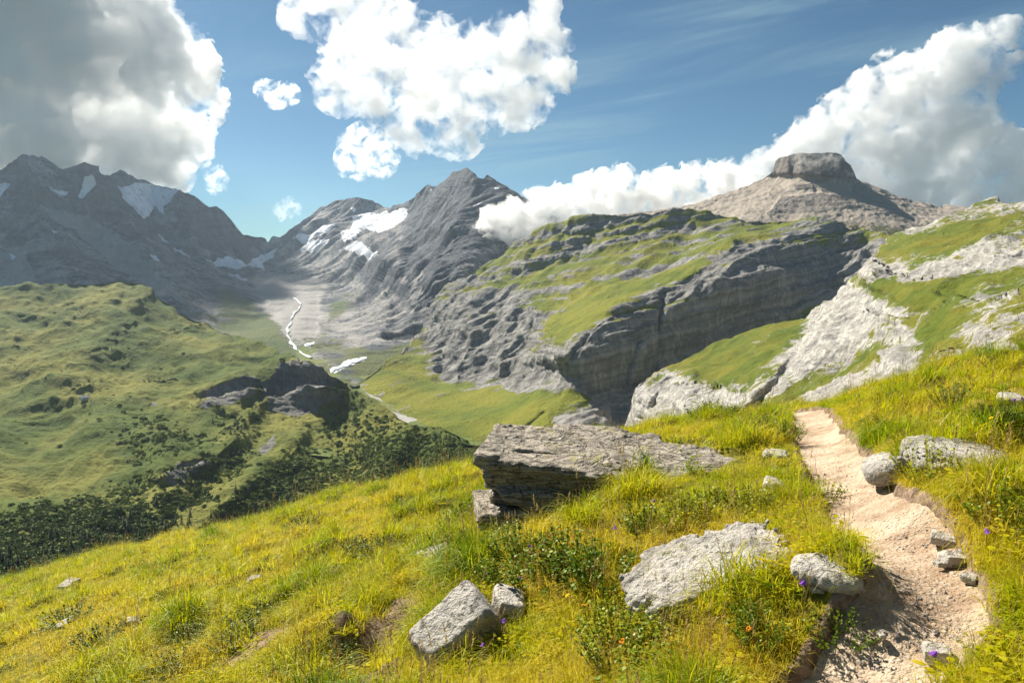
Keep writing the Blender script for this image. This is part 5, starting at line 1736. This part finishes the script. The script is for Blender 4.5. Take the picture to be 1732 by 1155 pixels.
cloud('cumulus_cloud', [(448, 152, 13), (466, 160, 17), (488, 160, 14), (497, 155, 8)], 8600, 'tiny white cloud puff in the blue gap beside the grey cumulus', 0.018, 1.0, 23, depth=.8, big=.6, fine=.8, ns=.45, wisp=-.22, grain=15, gap=.46)
cloud('cumulus_cloud', [(622, 250, 30), (600, 272, 24), (640, 272, 22), (660, 272, 14), (592, 242, 16), (612, 228, 14)], 8600, 'small white cloud hanging above the rounded back peak', 0.015, 1.0, 33, depth=.8, big=.6, fine=.8, ns=.45, wisp=-.22, grain=15, gap=.46)
cloud('cumulus_cloud', [(362, 292, 14), (368, 308, 14), (360, 318, 10), (352, 286, 8)], 8600, 'small upright cloud wisp right of the grey cumulus above the ridge', 0.009, 1.0, 43, depth=.8, big=.6, fine=.8, ns=.45, wisp=-.22, grain=15, gap=.46)
cloud('cumulus_cloud', [(485, 352, 14), (474, 358, 12), (498, 352, 10)], 8600, 'faint low cloud puff just above the saddle', 0.006, 1.0, 53, depth=.8, big=.6, fine=.8, ns=.45, wisp=-.22, grain=15, gap=.46)
cloud('cumulus_cloud', [(1285, 282, 30), (1330, 262, 34), (1350, 255, 30), (1390, 240, 48), (1430, 215, 48), (1490, 190, 55), (1540, 150, 56), (1600, 120, 48), (1640, 95, 38), (1680, 65, 26), (1705, 48, 16), (1500, 270, 62), (1560, 240, 68), (1620, 260, 62),
                        (1640, 205, 36), (1690, 305, 44), (1740, 300, 42), (1560, 315, 50), (1450, 300, 52), (1700, 115, 24), (1725, 105, 14), (1620, 325, 40), (1800, 290, 60), (1660, 160, 20), (1690, 245, 30)], 8600,
      'tall slanting white cumulus cloud rising behind the butte', 0.013, 2.5, 63, depth=.5, big=.55, fine=.72, aniso=.35, wisp=-.10, grain=45, gap=.35)
cloud('cloud_bank', [(812, 388, 20), (835, 380, 28), (870, 374, 34), (905, 352, 30), (950, 352, 36), (1000, 345, 40), (1040, 322, 34), (1090, 336, 34), (1130, 325, 32), (1180, 316, 34), (1230, 312, 32), (1265, 305, 26), (1060, 350, 36), (1150, 345, 30), (960, 375, 30), (890, 395, 22)], 3350,
      'low white cloud bank lying along the plateau rim in front of the pyramid peak', 0.055, 1.7, 73, depth=.75, big=.5, fine=.6, wisp=-.10, grain=26, aniso=.4)

cloud('cloud_wisp', [(1362, 268, 15), (1382, 272, 15), (1402, 276, 14), (1375, 284, 12), (1350, 274, 9), (1418, 270, 8)], 2985,
      'torn wisp of cloud drifting across the summit wall of the butte', 0.014, .9, 83, depth=.4, big=.75, fine=.9, ns=.4, wisp=-.15, grain=11)
cloud('cloud_wisp', [(1412, 298, 9), (1428, 301, 10), (1442, 304, 9), (1396, 294, 7)], 2985,
      'thin streak of cloud at the right foot of the butte wall', 0.012, .9, 93, depth=.5, big=.75, fine=.9, ns=.4, wisp=-.15, grain=10)

# ------------------------------------------------------------------ air
m_haze, n = material('haze_air')
v = n.n('ShaderNodeVolumePrincipled')
v.inputs['Color'].default_value = (0.62, 0.79, 1.0, 1)
v.inputs['Density'].default_value = 2.4e-5
v.inputs['Anisotropy'].default_value = 0.45
n.n('ShaderNodeOutputMaterial', i_Volume=v.outputs[0])
ztop = max(float(np.max(d[2][..., 2])) for d in (far_d, mas_d, bu_d, nr_d, hi_d)) + 6
print('ZMAX', ztop, 'Y', float(far_d[2][..., 1].max()), 'X', float(np.abs(far_d[2][..., 0]).max()), flush=True)
hx = np.array([(x, y, z) for z in (-621, ztop) for y in (-150, 5750) for x in (-4400, 4400)], float)
hz = make_mesh('haze', hx, np.array([(0, 2, 3, 1), (4, 5, 7, 6), (0, 1, 5, 4), (2, 6, 7, 3), (0, 4, 6, 2), (1, 3, 7, 5)]), [m_haze], smooth=False)
tag(hz, kind='stuff')
